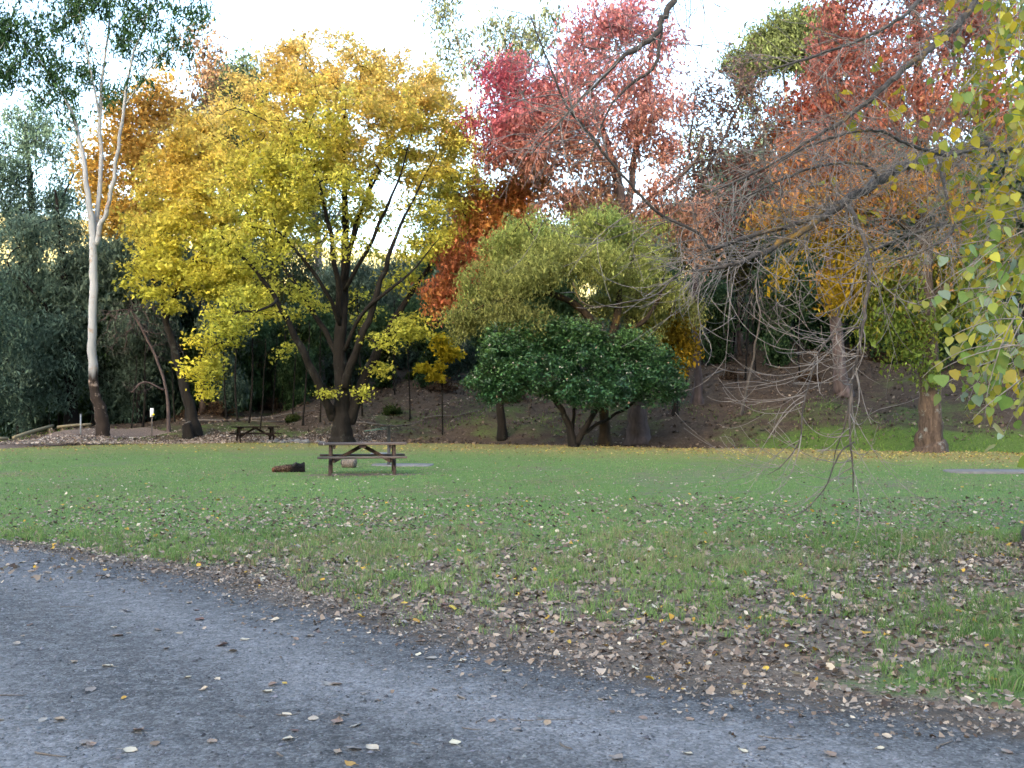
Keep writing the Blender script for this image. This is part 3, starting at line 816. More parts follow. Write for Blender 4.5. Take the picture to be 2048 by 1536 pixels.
_, A, par, R, nl = build_tree('flowering_shrub', 'dense dark green shrub tree dotted with small white blossoms on forked stems', 1148, 41, ca_l, ca_c, 1200, 52, (.125, .065),
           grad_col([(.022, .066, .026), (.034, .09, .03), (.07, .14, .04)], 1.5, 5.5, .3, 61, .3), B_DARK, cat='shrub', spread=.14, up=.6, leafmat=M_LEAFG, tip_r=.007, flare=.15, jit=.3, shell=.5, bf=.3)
shr = bpy.data.objects['flowering_shrub']
tips = A[nl:]; cen = tips.mean(0)
front = tips[(tips[:, 1] < cen[1] + .4)]
bl = front[rng.integers(0, len(front), 120)] + rng.normal(0, .12, (120, 3)) + np.array([0, -.15, .12])
co, tr = leaf_arrays(np.repeat(bl, 3, 0) - np.array(shr.location), rng.normal(0, 1, (360, 3)) + [0, -.6, .6], rng.normal(0, 1, (360, 3)), np.full(360, .085), np.full(360, .07))
pk = np.where(rng.uniform(0, 1, (120, 1)) < .6, np.array([[.55, .50, .44]]), np.array([[.40, .27, .21]]))
tag(obj('blossom_scatter', new_mesh('blossom_scatter', co, tr, None, M_LITTER, False, {'col': np.repeat(pk, 12, 0)}), shr), kind='stuff')

LUMP = .4
# ---- big autumn tree at right with the lichened trunk
rt_l = [[(1862, 906, 0, .48), (1862, 860, 0, .40), (1860, 780, 0, .37), (1855, 680, 0, .34), (1850, 580, 0, .31), (1846, 450, 0, .27), (1842, 300, 0, .21), (1836, 150, 0, .16), (1830, 0, 0, .1), (1826, -140, 0, .05)],
        [(1848, 480, 0, .12), (1790, 440, -.8, .1), (1700, 420, -1.4, .07), (1600, 410, -1.6, .04)],
        [(1846, 400, 0, .12), (1900, 340, -.6, .1), (1960, 280, -.8, .06)],
        [(1842, 300, 0, .1), (1770, 230, .6, .08), (1680, 200, 1, .05)],
        [(1852, 620, 0, .08), (1800, 590, -.8, .07), (1740, 570, -1.2, .04)],
        [(1852, 600, 0, .08), (1910, 560, .5, .07), (1960, 540, .8, .04)]]
rt_c = [(1700, 50, 70, 60, 0), (1660, 130, 50, 50, .4), (1790, 120, 90, 80, -.6), (1880, 40, 90, 60, 0), (1980, 60, 80, 80, .6), (1700, 190, 60, 50, .5), (1820, 230, 90, 60, -.8), (1620, 290, 60, 40, 0), (1700, 300, 80, 50, 0), (1940, 200, 90, 80, .4),
        (1580, 330, 40, 40, 0), (1640, 410, 80, 40, -.6), (1540, 430, 55, 26, -1), (1600, 460, 60, 26, -1), (1760, 400, 90, 50, -1), (1860, 360, 80, 60, .6), (1700, 480, 70, 40, -.6), (1720, 560, 60, 45, -.8, 1.5), (1790, 560, 60, 50, -1, 1.5), (1880, 520, 60, 60, .6, 1.5), (1950, 480, 70, 70, 1),
        (1680, 560, 26, 60, 0, 1.3), (1760, 640, 50, 36, -.8, 1.6), (1830, 640, 50, 40, -.8), (1810, 700, 40, 28, -.8), (1845, 735, 32, 26, -.6), (1900, 620, 60, 50, 1.2), (1960, 600, 60, 60, 1.4), (1700, -80, 110, 70, 0), (1880, -90, 110, 70, 0), (1560, 550, 30, 30, -1)]
rtc = grad_col([(.13, .18, .04), (.16, .21, .04), (.24, .23, .04), (.44, .24, .05), (.52, .25, .10), (.48, .20, .13), (.45, .18, .14), (.42, .17, .14)], 3.2, 15.5, .14, 71, .10)
def rt_col(c, i):
    o = rtc(c, i)
    k = ((1 - smooth(11.9, 12.4, c[:, 0])) * smooth(4.6, 5.4, c[:, 2]) * (1 - smooth(7, 8, c[:, 2])))[:, None]
    return o * (1 - k) + np.array([.36, .24, .02])[None] * k
build_tree('autumn_tree', 'red to orange to green leaved tree on a lichen-spotted trunk at the lawn edge', 1862, 36, rt_l, rt_c, 1550, 38, (.17, .09), rt_col, B_LICHEN, tip_r=.014, spread=.27, droop=.14, up=.3, sides=16, roots=.25)

# ---- slim trunk behind it, on the bank
tb_l = [[(1690, 850, 0, .36), (1682, 760, 0, .31), (1672, 650, 0, .28), (1660, 520, 0, .25), (1648, 400, 0, .22), (1640, 260, 0, .16), (1630, 120, 0, .1)], [(1650, 420, 0, .1), (1620, 330, .5, .08), (1590, 250, .8, .05)]]
tb_c = [(1640, 180, 60, 50, 0), (1600, 260, 60, 50, 0), (1690, 260, 60, 50, 0), (1640, 340, 50, 40, 0), (1664, 560, 22, 50, -.4, .7), (1650, 600, 18, 40, -.4, .7)]
build_tree('slender_tree', 'straight purplish brown trunk on the bank between bare branches and lichen-spotted trunk', 1690, 48, tb_l, tb_c, 220, 26, (.25, .14), grad_col([(.36, .24, .03), (.36, .20, .03), (.34, .09, .05), (.32, .08, .06)], 6, 20, .14, 81),
           bark_mat('bark_purple', (.07, .052, .05), (.17, .13, .12), 5, .2), spread=.3)

# ---- bare twiggy trees
bt_l = [[(1395, 860, 0, .26), (1395, 760, 0, .2), (1392, 640, 0, .18), (1390, 520, 0, .16), (1385, 440, 0, .14), (1405, 360, 0, .1), (1450, 270, 0, .07), (1490, 180, 0, .04)],
        [(1386, 440, 0, .1), (1440, 390, -.5, .09), (1490, 330, -.8, .07), (1530, 260, -1, .04)], [(1400, 380, 0, .07), (1380, 300, .4, .06), (1390, 200, .6, .04)]]
bt_c = [(1400, 230, 60, 80, 0), (1470, 180, 60, 90, 0), (1440, 330, 90, 60, 0), (1530, 260, 70, 80, 0), (1530, 380, 80, 60, 0), (1460, 440, 90, 50, 0), (1370, 380, 50, 60, 0)]
build_tree('bare_tree', 'nearly leafless purplish twiggy tree against white sky beside the red crown', 1395, 50, bt_l, bt_c, 1400, 5, (.20, .10), grad_col([(.28, .10, .07), (.20, .12, .09), (.22, .14, .11)], 8, 20, .2, 91), B_TWIG, spread=.35, tip_r=.016, bf=.35, shell=.1)
bs_l = [[(1480, 850, 0, .07), (1497, 760, 0, .055), (1512, 690, 0, .05), (1520, 620, 0, .04), (1510, 560, 0, .02)]]
bs_c = [(1530, 570, 50, 40, 0), (1490, 610, 50, 40, 0), (1540, 640, 50, 36, 0), (1480, 560, 36, 30, 0)]
build_tree('dead_tree', 'small pale grey dead tree with a fuzz of fine twigs on the bank', 1480, 47, bs_l, bs_c, 500, 0, (.1, .1), None, B_DEADTW, tip_r=.008, bf=.4, shell=.05)
bs_l = [[(338, 868, 0, .10), (335, 800, 0, .08), (318, 730, 0, .07), (285, 660, -.3, .06), (262, 620, -.6, .03)], [(330, 780, 0, .05), (290, 765, -.5, .05), (262, 785, -.8, .03)]]
bs_c = [(250, 640, 55, 40, 0), (230, 690, 40, 30, 0), (310, 650, 50, 50, 0), (300, 600, 50, 30, 0), (280, 770, 40, 22, -.8), (340, 700, 40, 30, 0)]
build_tree('dead_tree', 'leafless grey twiggy tree between the white gum and the leaning trunk', 338, 52, bs_l, bs_c, 520, 0, (.1, .1), None, B_TWIG, tip_r=.008, bf=.4, shell=.05)

# ---- orange tree behind the gum
ol_l = [[(262, 860, 0, .24), (262, 700, 0, .2), (268, 520, 0, .15), (275, 380, 0, .1), (290, 260, 0, .06), (310, 190, 0, .03)], [(266, 560, 0, .09), (230, 460, .4, .07), (205, 380, .6, .04)]]
ol_c = [(280, 230, 60, 50, 0), (330, 190, 40, 50, 0), (240, 300, 60, 50, 0), (310, 320, 60, 60, 0), (200, 360, 45, 50, 0), (260, 400, 60, 50, 0), (210, 440, 40, 40, 0), (300, 450, 50, 40, 0), (170, 320, 30, 40, 0, .5), (360, 250, 40, 50, .5)]
build_tree('orange_tree', 'orange leaved tree behind the white gum trunks', 262, 58, ol_l, ol_c, 420, 40, (.23, .14), grad_col([(.58, .42, .09), (.64, .42, .10), (.66, .42, .12)], 8, 20, .15, 101), B_DARK, spread=.36)

# ---- gums and wattles behind
def gum_back(label, u, Y, limbs, clumps, N, per, col, sz=(.34, .12), spread=.4, droop=.25, bark=B_GUM2, name='gum_tree', seed=5, matl=None, bf=.3, up=.1):
    return build_tree(name, label, u, Y, limbs, clumps, N, per, sz, grad_col(col, 2, 26, .22, seed, .3), bark, group='trees behind the picnic ground', spread=spread, droop=droop, up=up, bf=bf, leafmat=matl, jit=.25)

gum_back('thin wispy grey green gum showing between golden and red crowns', 935, 72, [[(960, 800, 0, .3), (955, 600, 0, .24), (950, 400, 0, .2), (945, 250, 0, .15), (925, 120, 0, .1), (900, 20, 0, .05)], [(946, 260, 0, .1), (980, 160, 0, .08), (1010, 80, 0, .04)]],
         [(885, 20, 36, 30, 0), (905, 90, 36, 30, 0), (930, 140, 30, 26, 0), (880, 130, 26, 26, 0), (1000, 70, 40, 40, 1), (1050, 90, 50, 50, 2), (970, 110, 30, 30, 0), (1090, 60, 40, 40, 2), (1000, 150, 40, 30, 1), (900, -40, 50, 40, 0)], 260, 20, [(.10, .12, .06), (.13, .15, .085)], spread=.5, seed=111)
gum_back('domed olive green gum crown on spreading pale limbs above bare twigs', 1580, 82, [[(1575, 800, 0, .4), (1575, 600, 0, .34), (1578, 420, 0, .28), (1580, 280, 0, .2), (1570, 180, 0, .12), (1560, 110, 0, .06)], [(1578, 380, 0, .16), (1530, 270, 0, .12), (1500, 170, 0, .07)], [(1578, 360, 0, .16), (1630, 240, 0, .12), (1650, 140, 0, .07)]],
         [(1520, 90, 50, 34, 0), (1570, 60, 60, 36, 0), (1630, 60, 50, 40, 0), (1560, 110, 70, 30, -2), (1640, 120, 50, 30, 0), (1490, 130, 40, 26, 0), (1600, 90, 60, 36, -2), (1690, 90, 40, 40, 0), (1480, 200, 30, 50, 0, .25), (1540, 240, 60, 60, 0, .15), (1640, 230, 50, 60, 0, .15)], 520, 80, [(.075, .095, .04), (.095, .12, .048)], spread=.5, seed=121)
gum_back('thin olive grey gum seen through the bare twigs beside the red crown', 1420, 74, [[(1425, 800, 0, .3), (1425, 620, 0, .25), (1420, 480, 0, .2), (1410, 360, 0, .13), (1400, 270, 0, .06)], [(1421, 480, 0, .12), (1470, 400, 0, .08), (1500, 330, 0, .04)]],
         [(1385, 300, 40, 50, 0), (1430, 270, 36, 40, 0, .6), (1440, 380, 60, 50, 0), (1380, 420, 50, 50, 0), (1500, 400, 50, 60, 0), (1470, 470, 60, 40, 0), (1530, 490, 50, 40, 0), (1350, 480, 50, 50, 0), (1420, 540, 70, 50, 0), (1530, 560, 60, 50, 0)], 460, 26, [(.10, .115, .055), (.13, .14, .075)], (.28, .10), spread=.5, seed=115)
gum_back('broad grey green gum standing behind the golden elm', 640, 70, [[(640, 800, 0, .34), (640, 620, 0, .28), (635, 480, 0, .22), (620, 360, 0, .14), (610, 270, 0, .06)], [(636, 500, 0, .12), (680, 420, 0, .09), (700, 350, 0, .04)], [(636, 540, 0, .12), (570, 450, 0, .09), (530, 380, 0, .04)]],
         [(600, 300, 60, 50, 0), (550, 370, 60, 50, 0), (660, 350, 60, 50, 0), (610, 420, 70, 50, 0), (530, 450, 50, 50, 0), (680, 440, 40, 40, 0), (560, 520, 70, 40, 0), (650, 520, 50, 40, 0), (500, 540, 50, 40, 0)], 430, 34, [(.085, .12, .07), (.11, .145, .085)], (.28, .10), spread=.45, seed=118)
gum_back('olive green gum standing behind the orange red tree', 905, 70, [[(905, 800, 0, .3), (905, 640, 0, .24), (900, 500, 0, .18), (895, 400, 0, .12), (890, 330, 0, .05)]],
         [(890, 360, 40, 40, 0), (860, 420, 40, 40, 0), (930, 420, 45, 50, 0), (880, 490, 50, 40, 0), (940, 510, 50, 50, 0), (860, 560, 50, 40, 0)], 260, 34, [(.09, .12, .06), (.11, .145, .075)], (.28, .10), spread=.45, seed=119)
gum_back('grey green tree peeping over the left shoulder of the golden crown', 450, 66, [[(440, 820, 0, .3), (440, 600, 0, .25), (442, 400, 0, .2), (445, 260, 0, .14), (460, 150, 0, .06)]],
         [(480, 140, 45, 40, 0), (440, 190, 45, 50, 0), (500, 200, 50, 50, 0), (420, 270, 50, 60, 0), (470, 300, 60, 60, 0), (410, 110, 30, 50, 0, .15)], 300, 34, [(.07, .10, .06), (.09, .12, .065)], spread=.45, seed=131)
gum_back('sparse brown leaved tree against the sky beside gum crown', 405, 60, [[(400, 820, 0, .2), (402, 600, 0, .16), (405, 350, 0, .1), (412, 200, 0, .07), (420, 90, 0, .03)]],
         [(410, 90, 36, 50, 0), (400, 170, 36, 50, 0), (430, 160, 30, 60, 0), (385, 240, 30, 40, 0)], 220, 7, [(.25, .16, .10), (.28, .17, .09)], (.22, .13), .4, .1, B_TWIG, 'sparse_tree', 141)
W_COL = [(.095, .145, .105), (.155, .215, .16), (.22, .28, .215)]
gum_back('dense blue green wattle over the rail fence with dark trunk', 142, 56, [[(142, 862, 0, .4), (142, 800, 0, .34), (140, 700, 0, .3), (130, 580, 0, .22), (120, 460, 0, .12), (110, 380, 0, .06)], [(140, 690, 0, .14), (80, 600, -.8, .1), (20, 540, -1, .06)]],
         [(60, 560, 70, 60, 0), (120, 520, 60, 60, 0), (20, 620, 70, 60, -.6), (90, 660, 80, 60, -1), (150, 640, 50, 60, 0), (40, 720, 80, 50, -1), (130, 740, 60, 40, -1), (90, 470, 60, 50, 0), (20, 500, 50, 60, 0), (20, 790, 70, 36, -1.5), (100, 790, 60, 30, -1), (230, 700, 50, 60, 2), (240, 780, 40, 40, 2)], 760, 42, W_COL, (.22, .075), .3, .1, B_DARK, 'wattle_tree', 151, up=.4)
gum_back('tall hazy blue green tree with sky gaps left of the white gum', 60, 68, [[(60, 840, 0, .4), (62, 700, 0, .34), (66, 500, 0, .26), (60, 350, 0, .16), (50, 240, 0, .06)], [(64, 560, 0, .14), (110, 430, 0, .1), (150, 340, 0, .06)]],
         [(50, 240, 60, 50, 0), (20, 330, 60, 60, 0), (100, 290, 50, 50, 0), (60, 400, 70, 50, 0), (130, 380, 40, 50, 0, .5), (0, 450, 60, 60, 0), (150, 250, 40, 40, 0, .5), (-50, 320, 60, 90, 0), (150, 420, 50, 50, 0, .7), (90, 460, 70, 40, 0)], 620, 34, [(.09, .15, .11), (.12, .18, .13)], (.26, .09), .4, .15, B_DARK, 'wattle_tree', 161, up=.3)
gum_back('low blue green wattle at the creek end of the rail fence', -60, 50, [[(-80, 880, 0, .3), (-80, 780, 0, .22), (-75, 650, 0, .15), (-70, 520, 0, .08)]],
         [(-60, 560, 70, 60, 0), (-20, 660, 60, 60, 0), (-80, 680, 80, 60, 0), (-10, 760, 60, 50, 0), (-90, 780, 80, 50, 0), (0, 830, 60, 36, .5)], 420, 40, W_COL, (.22, .075), .3, .1, B_DARK, 'wattle_tree', 171, up=.4)
gum_back('golden bronze leaved tree half hidden to the right of the weeping tree', 1350, 47, [[(1350, 870, 0, .14), (1350, 760, 0, .1), (1345, 680, 0, .07), (1340, 600, 0, .03)]],
         [(1345, 650, 36, 36, 0), (1370, 700, 26, 30, 0), (1330, 600, 40, 40, 0), (1360, 740, 20, 20, 0), (1300, 640, 30, 40, 0)], 150, 36, [(.28, .19, .02), (.30, .2, .03)], (.2, .1), .25, .15, B_DARK, 'golden_tree', 181)
# small yellow sapling on the bank
build_tree('sapling', 'slim yellow leaved sapling on the brown bank right of the golden elm', 885, 49.5, [[(883, 812, 0, .04), (884, 770, 0, .035), (884, 720, 0, .025), (886, 670, 0, .015)]],
           [(884, 690, 26, 20, 0), (862, 735, 26, 8, -.3), (905, 712, 26, 10, 0), (880, 755, 22, 8, -.3)], 70, 26, (.2, .13), grad_col([(.40, .33, .03), (.46, .38, .03)], 2, 6, .1, 191), B_DARK, spread=.16, flat=.5, tip_r=.006, flare=0)

# ---- forest on the bank: three kinds, repeated
def proto_tree(name, label, seed, h, cw, ch, N, per, leaf, stops, bark, sparse=1.0, group='understorey trees on the bank', tr=.16):
    r = np.random.default_rng(seed)
    Lz = np.linspace(0, h * .92, 6)
    L0 = np.stack([np.cumsum(r.normal(0, .04 * h / 6, 6)), np.cumsum(r.normal(0, .04 * h / 6, 6)), Lz, np.linspace(tr, .03, 6)], 1); L0[0, :2] = 0; L0[0, 2] = -.15
    T = []
    for k in range(7):
        a = r.uniform(0, 6.28); rr = r.uniform(0, .6) * cw
        cz = h * (1 - ch) + ch * h * r.uniform(.1, .9)
        d = r.normal(0, 1, (N // 7, 3)); d /= np.linalg.norm(d, axis=1)[:, None]; d *= r.uniform(.3, 1, (N // 7, 1))
        T.append(np.array([rr * math.cos(a), rr * math.sin(a), cz]) + d * np.array([cw * .5, cw * .5, ch * h * .22]))
    T = np.concatenate(T)
    root = thing(name, label, 'tree', (0, 0, 0), group=group)
    A, par, R, nl, chains, chn = grow([catmull(L0, 4)], T, .25, tip_r=.009)
    co, q, t = limb_tube(L0, np.zeros(3), 8, .25, 4)
    obj('trunk', new_mesh('trunk', co, t, q, bark, True), root)
    tag(obj('branching', twig_mesh(A, par, R, nl, np.zeros(3)).mesh('branching', bark, True), root), kind='stuff')
    if per:
        sel = np.arange(nl, len(A))
        obj('crown', crown_mesh('crown', (A[par[sel]], A[sel]), per, .35, leaf[0], leaf[1], grad_col(stops, h * (1 - ch), h, .22, seed, .3), np.zeros(3), M_LEAF, .3, .15), root)
    return root

kinds = [proto_tree('understorey_tree', 'dark green bushy tree in the shade on the bank', 5, 8, 2.6, .92, 250, 60, (.30, .13), [(.055, .10, .045), (.09, .145, .065)], B_DARK),
         proto_tree('understorey_tree', 'blue green bushy tree in the shade on the bank', 6, 9, 2.8, .95, 260, 55, (.30, .12), [(.08, .125, .092), (.14, .19, .14)], B_DARK),
         proto_tree('understorey_tree', 'olive brown thin crowned tree in the shade on the bank', 7, 10, 2.2, .55, 160, 34, (.28, .13), [(.08, .075, .025), (.11, .10, .035)], B_TWIG),
         proto_tree('bare_sapling', 'thin dark leafless sapling stem in the shade on the bank', 8, 7, .9, .5, 42, 0, (.1, .1), None, B_DARK, tr=.055, group='thin bare saplings on the bank')]
LAB = ['dark green bushy tree in the shade behind ', 'blue green bushy tree in the shade behind ', 'olive brown thin crowned tree in the shade behind ', 'thin dark leafless sapling stem on the bank behind ']
used = [False] * len(kinds)
def place(k, x, y, s, rz):
    o = kinds[k] if not used[k] else copy_tree(kinds[k])
    used[k] = True
    o.location = (x, y, float(H(x, y)) - .05); o.rotation_euler = (0, 0, rz); o.scale = (s, s, s * random.uniform(.85, 1.15))
    o['label'] = LAB[k] + near_what(1024 + F * x / y)
    return o
rf = np.random.default_rng(77)
def near_what(u):
    for lim, nm in ((120, 'the log rails'), (300, 'the white gum'), (470, 'the leaning trunk'), (640, 'the far picnic table'), (800, 'the golden elm'), (930, 'the yellow sapling'), (1120, 'the orange red tree'), (1340, 'the weeping tree'), (1560, 'the pale dead tree'), (1760, 'the purplish straight trunk'), (1950, 'the lichen-spotted trunk')):
        if u < lim: return nm
    return 'the overhanging poplar'
for k in range(60):
    Y = rf.uniform(64, 118); u = -150 + (k + rf.uniform(0, 1)) * 2350 / 60
    place(int(rf.choice([0, 0, 1, 2])), (u - 1024) / F * Y, Y, rf.uniform(.75, 1.15) * (.85 if 600 < u < 820 else 1), rf.uniform(0, 6.28))
for (u, Y, k, s) in [(1440, 58, 0, .75), (1530, 62, 0, 1.0), (1600, 60, 1, 1.1), (1480, 70, 1, 1.3), (1720, 60, 0, 1.1), (1780, 54, 0, .8), (1900, 56, 1, 1.2), (1990, 52, 0, 1.1), (2060, 50, 1, 1.3),
                     (560, 66, 1, .8), (470, 60, 0, .8), (410, 62, 1, .9), (260, 62, 1, .9), (330, 66, 0, .9), (180, 60, 0, .8), (950, 66, 1, .9), (830, 72, 1, .8), (1400, 64, 2, 1.1), (1660, 66, 2, 1.3), (1090, 62, 0, .9), (1230, 60, 1, .9), (20, 64, 0, 1.0), (620, 64, 0, .8), (700, 68, 1, .85), (770, 66, 0, .75), (860, 62, 0, .75), (520, 62, 0, .75), (600, 74, 2, .9), (740, 76, 0, .95), (900, 70, 0, 1), (1000, 60, 0, .8), (1350, 58, 0, .8), (1560, 56, 0, .7), (1640, 58, 0, .9), (1820, 60, 1, 1.1), (1860, 52, 0, .7), (1930, 66, 0, 1.3), (1750, 70, 1, 1.4), (1480, 60, 2, .9), (280, 57, 1, .7), (220, 64, 1, 1), (350, 60, 0, .7), (120, 66, 1, 1), (-60, 60, 0, .9), (40, 58, 1, .7), (90, 62, 0, 1.2), (190, 58, 1, 1.15), (240, 60, 0, 1.2), (300, 58, 1, 1.1), (360, 62, 0, 1.2), (420, 66, 1, 1.2), (320, 72, 0, 1.4), (200, 74, 1, 1.5), (100, 76, 0, 1.5), (0, 78, 1, 1.5), (400, 78, 0, 1.4), (480, 74, 1, 1.2), (540, 70, 0, 1.0), (660, 72, 0, .9), (800, 74, 1, 1.0), (580, 60, 0, .6), (450, 58, 1, .6)]:
    place(k, (u - 1024) / F * Y, Y, s, rf.uniform(0, 6.28))
for u in [440, 455, 476, 498, 520, 545, 560, 585, 605, 640, 725, 790, 820, 860, 1375, 1392, 1410, 1418, 1437, 1452, 1465, 1490, 1512, 1560, 1600, 1640, 1740, 1800, 105, 118, 245, 262, 285, 330, 350]:
    Y = rf.uniform(52, 62) if u > 350 else rf.uniform(52, 60)
    place(3, (u - 1024) / F * Y, Y, rf.uniform(.7, 1.15), rf.uniform(0, 6.28))

# low shrubs on the bank
def shrub_proto(name, label, seed, stops, per=26):
    r = np.random.default_rng(seed)
    d = r.normal(0, 1, (60, 3)); d /= np.linalg.norm(d, axis=1)[:, None]; d[:, 2] = np.abs(d[:, 2]); d *= r.uniform(.4, 1, (60, 1)) * np.array([.7, .7, .75])
    root = thing(name, label, 'shrub', (0, 0, 0), group='low shrubs on the bank')
    L0 = np.array([[0, 0, -.05, .03], [.02, 0, .12, .025], [.0, .03, .3, .012]])
    A, par, R, nl, ch, cn = grow([L0], d + [0, 0, .1], .2, .3, .005)
    tag(obj('branching', twig_mesh(A, par, R, nl, np.zeros(3)).mesh('branching', B_TWIG, True), root), kind='stuff')
    sel = np.arange(nl, len(A))
    obj('crown', crown_mesh('crown', (A[par[sel]], A[sel]), per, .09, .15, .06, grad_col(stops, 0, 1, .25, seed, .3), np.zeros(3), M_LEAF, .3, .05), root)
    return root
sk = [shrub_proto('shrub', 'low dull green shrub growing on the leafy bank', 3, [(.03, .05, .015), (.07, .09, .03)]), shrub_proto('shrub', 'low brown half-dry shrub growing on the leafy bank', 4, [(.07, .045, .03), (.12, .08, .05)], 14)]
su = [False, False]
for k in range(20):
    Y = rf.uniform(52, 68); u = rf.uniform(350, 2040)
    if 620 < u < 760 and Y < 54: continue
    kk = int(rf.integers(0, 2)); o = sk[kk] if not su[kk] else copy_tree(sk[kk]); su[kk] = True
    x = (u - 1024) / F * Y; s = rf.uniform(.6, 1.5)
    o.location = (x, Y, float(H(x, Y)) - .03); o.rotation_euler = (0, 0, rf.uniform(0, 6.28)); o.scale = (s, s, s * rf.uniform(.6, 1))
    o['label'] = ('low dull green shrub on the leafy bank behind ', 'low brown half-dry shrub on the leafy bank behind ')[kk] + near_what(u)
# ------------------------------------------------------------------ picnic tables
M_WOOD = plain_mat('weathered_brown_timber', (.06, .045, .04), (.13, .10, .086), 9, .8, .25, .35, .01, (.6, 6, 6))
M_WOOD2 = plain_mat('dark_timber_frame', (.035, .024, .02), (.075, .052, .043), 12, .85, .2, .3, .01, (4, 4, 1))
M_PALE = plain_mat('pale_scuff', (.5, .48, .45), (.6, .58, .55), 40)
M_WOODF = plain_mat('old_dark_timber', (.010, .007, .006), (.035, .026, .022), 9, .95, .03, .35, .01, (.6, 6, 6))
def picnic_table(label, loc, rz, scuff, M_WOOD=M_WOOD, M_WOOD2=M_WOOD2):
    root = thing('picnic_table', label, 'table', loc, rz, 'picnic tables')
    Lh = 1.05
    pm = MB(); pm.box((0, 0, 0), (2 * Lh, .142, .045), None, .006); me = pm.mesh('tabletop_plank', M_WOOD)
    for k in range(5):
        o = obj('tabletop_plank', me, root, (random.uniform(-.006, .006), (k - 2) * .150, .735)); o.rotation_euler = (0, random.uniform(-.002, .002), 0)
    for sgn in (-1, 1):
        for k in range(2):
            o = obj('seat_plank', me, root, (random.uniform(-.008, .008), sgn * (.60 + k * .148), .43))
    for x in (-.76, .76):
        for sgn in (-1, 1):
            m = MB(); m.bar((x, sgn * .20, .69), (x, sgn * .60, -.04), .12, .075, (1, 0, 0), .005); m.build('leg', M_WOOD2, root)
        xi = x - math.copysign(.085, x)
        m = MB(); m.box((xi, 0, .36), (.05, 1.50, .095), None, .004); m.build('seat_beam', M_WOOD2, root)
        m = MB(); m.box((xi, 0, .665), (.05, .70, .09), None, .004); m.build('top_beam', M_WOOD2, root)
        m = MB(); m.bar((math.copysign(.03, x), 0, .675), (math.copysign(.70, x), 0, .30), .09, .07, (0, 1, 0), .004); m.build('brace', M_WOOD2, root)
    m = MB(); m.box((0, 0, .675), (.16, .66, .065), None, .004); m.build('centre_batten', M_WOOD2, root)
    if scuff:
        m = MB(); m.box((-.915, -.3735, .735), (.014, .004, .044)); m.build('paint_stripe', M_PALE, root)
    return root
p = pt(724, 24.3); picnic_table('brown timber picnic table standing on the open grass', (p[0], p[1] + .1, p[2]), .149, True)
p = pt(511, 46.6); picnic_table('dark timber picnic table at the foot of the leafy bank', (p[0], p[1], p[2] - .02), .42, False, M_WOODF, M_WOODF)

# ------------------------------------------------------------------ logs, barbecue, slabs
M_CHAR = plain_mat('charred_wood', (.008, .008, .009), (.03, .03, .032), 14, .7, .4, .8, .02)
M_LOGB = plain_mat('log_bark', (.012, .008, .006), (.11, .06, .04), 10, .9, .2, .8, .03, (1, 5, 5))
M_LOGE = plain_mat('cut_log_end', (.06, .025, .014), (.17, .07, .04), 16, .9, .2, .3)
def rough_log(parent, name, a, b, r0, r1, mat, seed, n=14, m=14):
    t = np.linspace(0, 1, m)[:, None]; p = np.asarray(a) * (1 - t) + np.asarray(b) * t
    r = np.linspace(r0, r1, m)
    co, q, tr = tube_geo(p, r, n, True)
    rr = np.random.default_rng(seed)
    ph = rr.uniform(0, 6.28, 4)
    base = co[:m * n].reshape(m, n, 3); c = p[:, None]
    ang = np.arange(n)[None] * 2 * math.pi / n; tt = np.linspace(0, 1, m)[:, None]
    f = 1 + .16 * np.sin(ang * 2 + ph[0] + tt * 2) + .06 * np.sin(ang * 5 + ph[1] + tt * 5) + .05 * np.sin(tt * 19 + ph[2]) + rr.normal(0, .07, (m, n))
    co[:m * n] = (c + (base - c) * f[..., None]).reshape(-1, 3)
    return obj(name, new_mesh(name, co, tr, q, mat, True), parent)
def burnt_log_mat():
    m, n, l, b = mat_new('half_burnt_log')
    tc = n.new('ShaderNodeTexCoord'); sep = n.new('ShaderNodeSeparateXYZ'); l.new(tc.outputs['Object'], sep.inputs[0])
    n1 = noise(n, l, 9, 5, .7, tc.outputs['Object']); n2 = noise(n, l, 26, 5, .7, tc.outputs['Object'])
    br = ramp(n, [(.3, (.012, .008, .006)), (.5, (.06, .035, .024)), (.7, (.20, .145, .105))]); l.new(n2.outputs[0], br.inputs[0])
    f = math_n(n, l, 'MULTIPLY_ADD', n1.outputs[0], .5); l.new(sep.outputs[0], f.node.inputs[2])
    fr = ramp(n, [(.16, (0, 0, 0)), (.32, (1, 1, 1))]); l.new(f, fr.inputs[0])
    l.new(mixc(n, l, fr.outputs[0], br.outputs[0], (.006, .006, .007)), b.inputs['Base Color'])
    b.inputs['Roughness'].default_value = .85; b.inputs['Specular IOR Level'].default_value = .15
    bump(n, l, n2.outputs[0], 1.0, .03, b)
    return m
p = pt(580, 25.2)
lg = thing('log', 'short log on the grass, brown at one end and charred black at other', 'log', p, .22)
rough_log(lg, 'body', (-.38, 0, .07), (.38, .01, .10), .078, .115, burnt_log_mat(), 1, 18, 26)
rough_log(lg, 'branch_stub', (.1, -.05, .15), (.17, -.10, .24), .045, .03, M_CHAR, 2, 9, 5)
rough_log(lg, 'broken_tip', (-.43, .01, .06), (-.36, 0, .07), .05, .083, M_LOGE, 3, 10, 6)
M_LOGS = plain_mat('striped_log', (.012, .010, .009), (.24, .20, .165), 9, .9, .2, .7, .03, (8, 1, 2))
p = pt(698, 27.2)
lg = thing('log', 'stubby pale streaked log lying on the grass behind the picnic table', 'log', p, -.25)
rough_log(lg, 'bark', (-.17, 0, .11), (.19, 0, .12), .11, .125, M_LOGS, 5)
rough_log(lg, 'end', (-.20, 0, .10), (-.165, 0, .11), .075, .1, M_CHAR, 6, 12, 5)

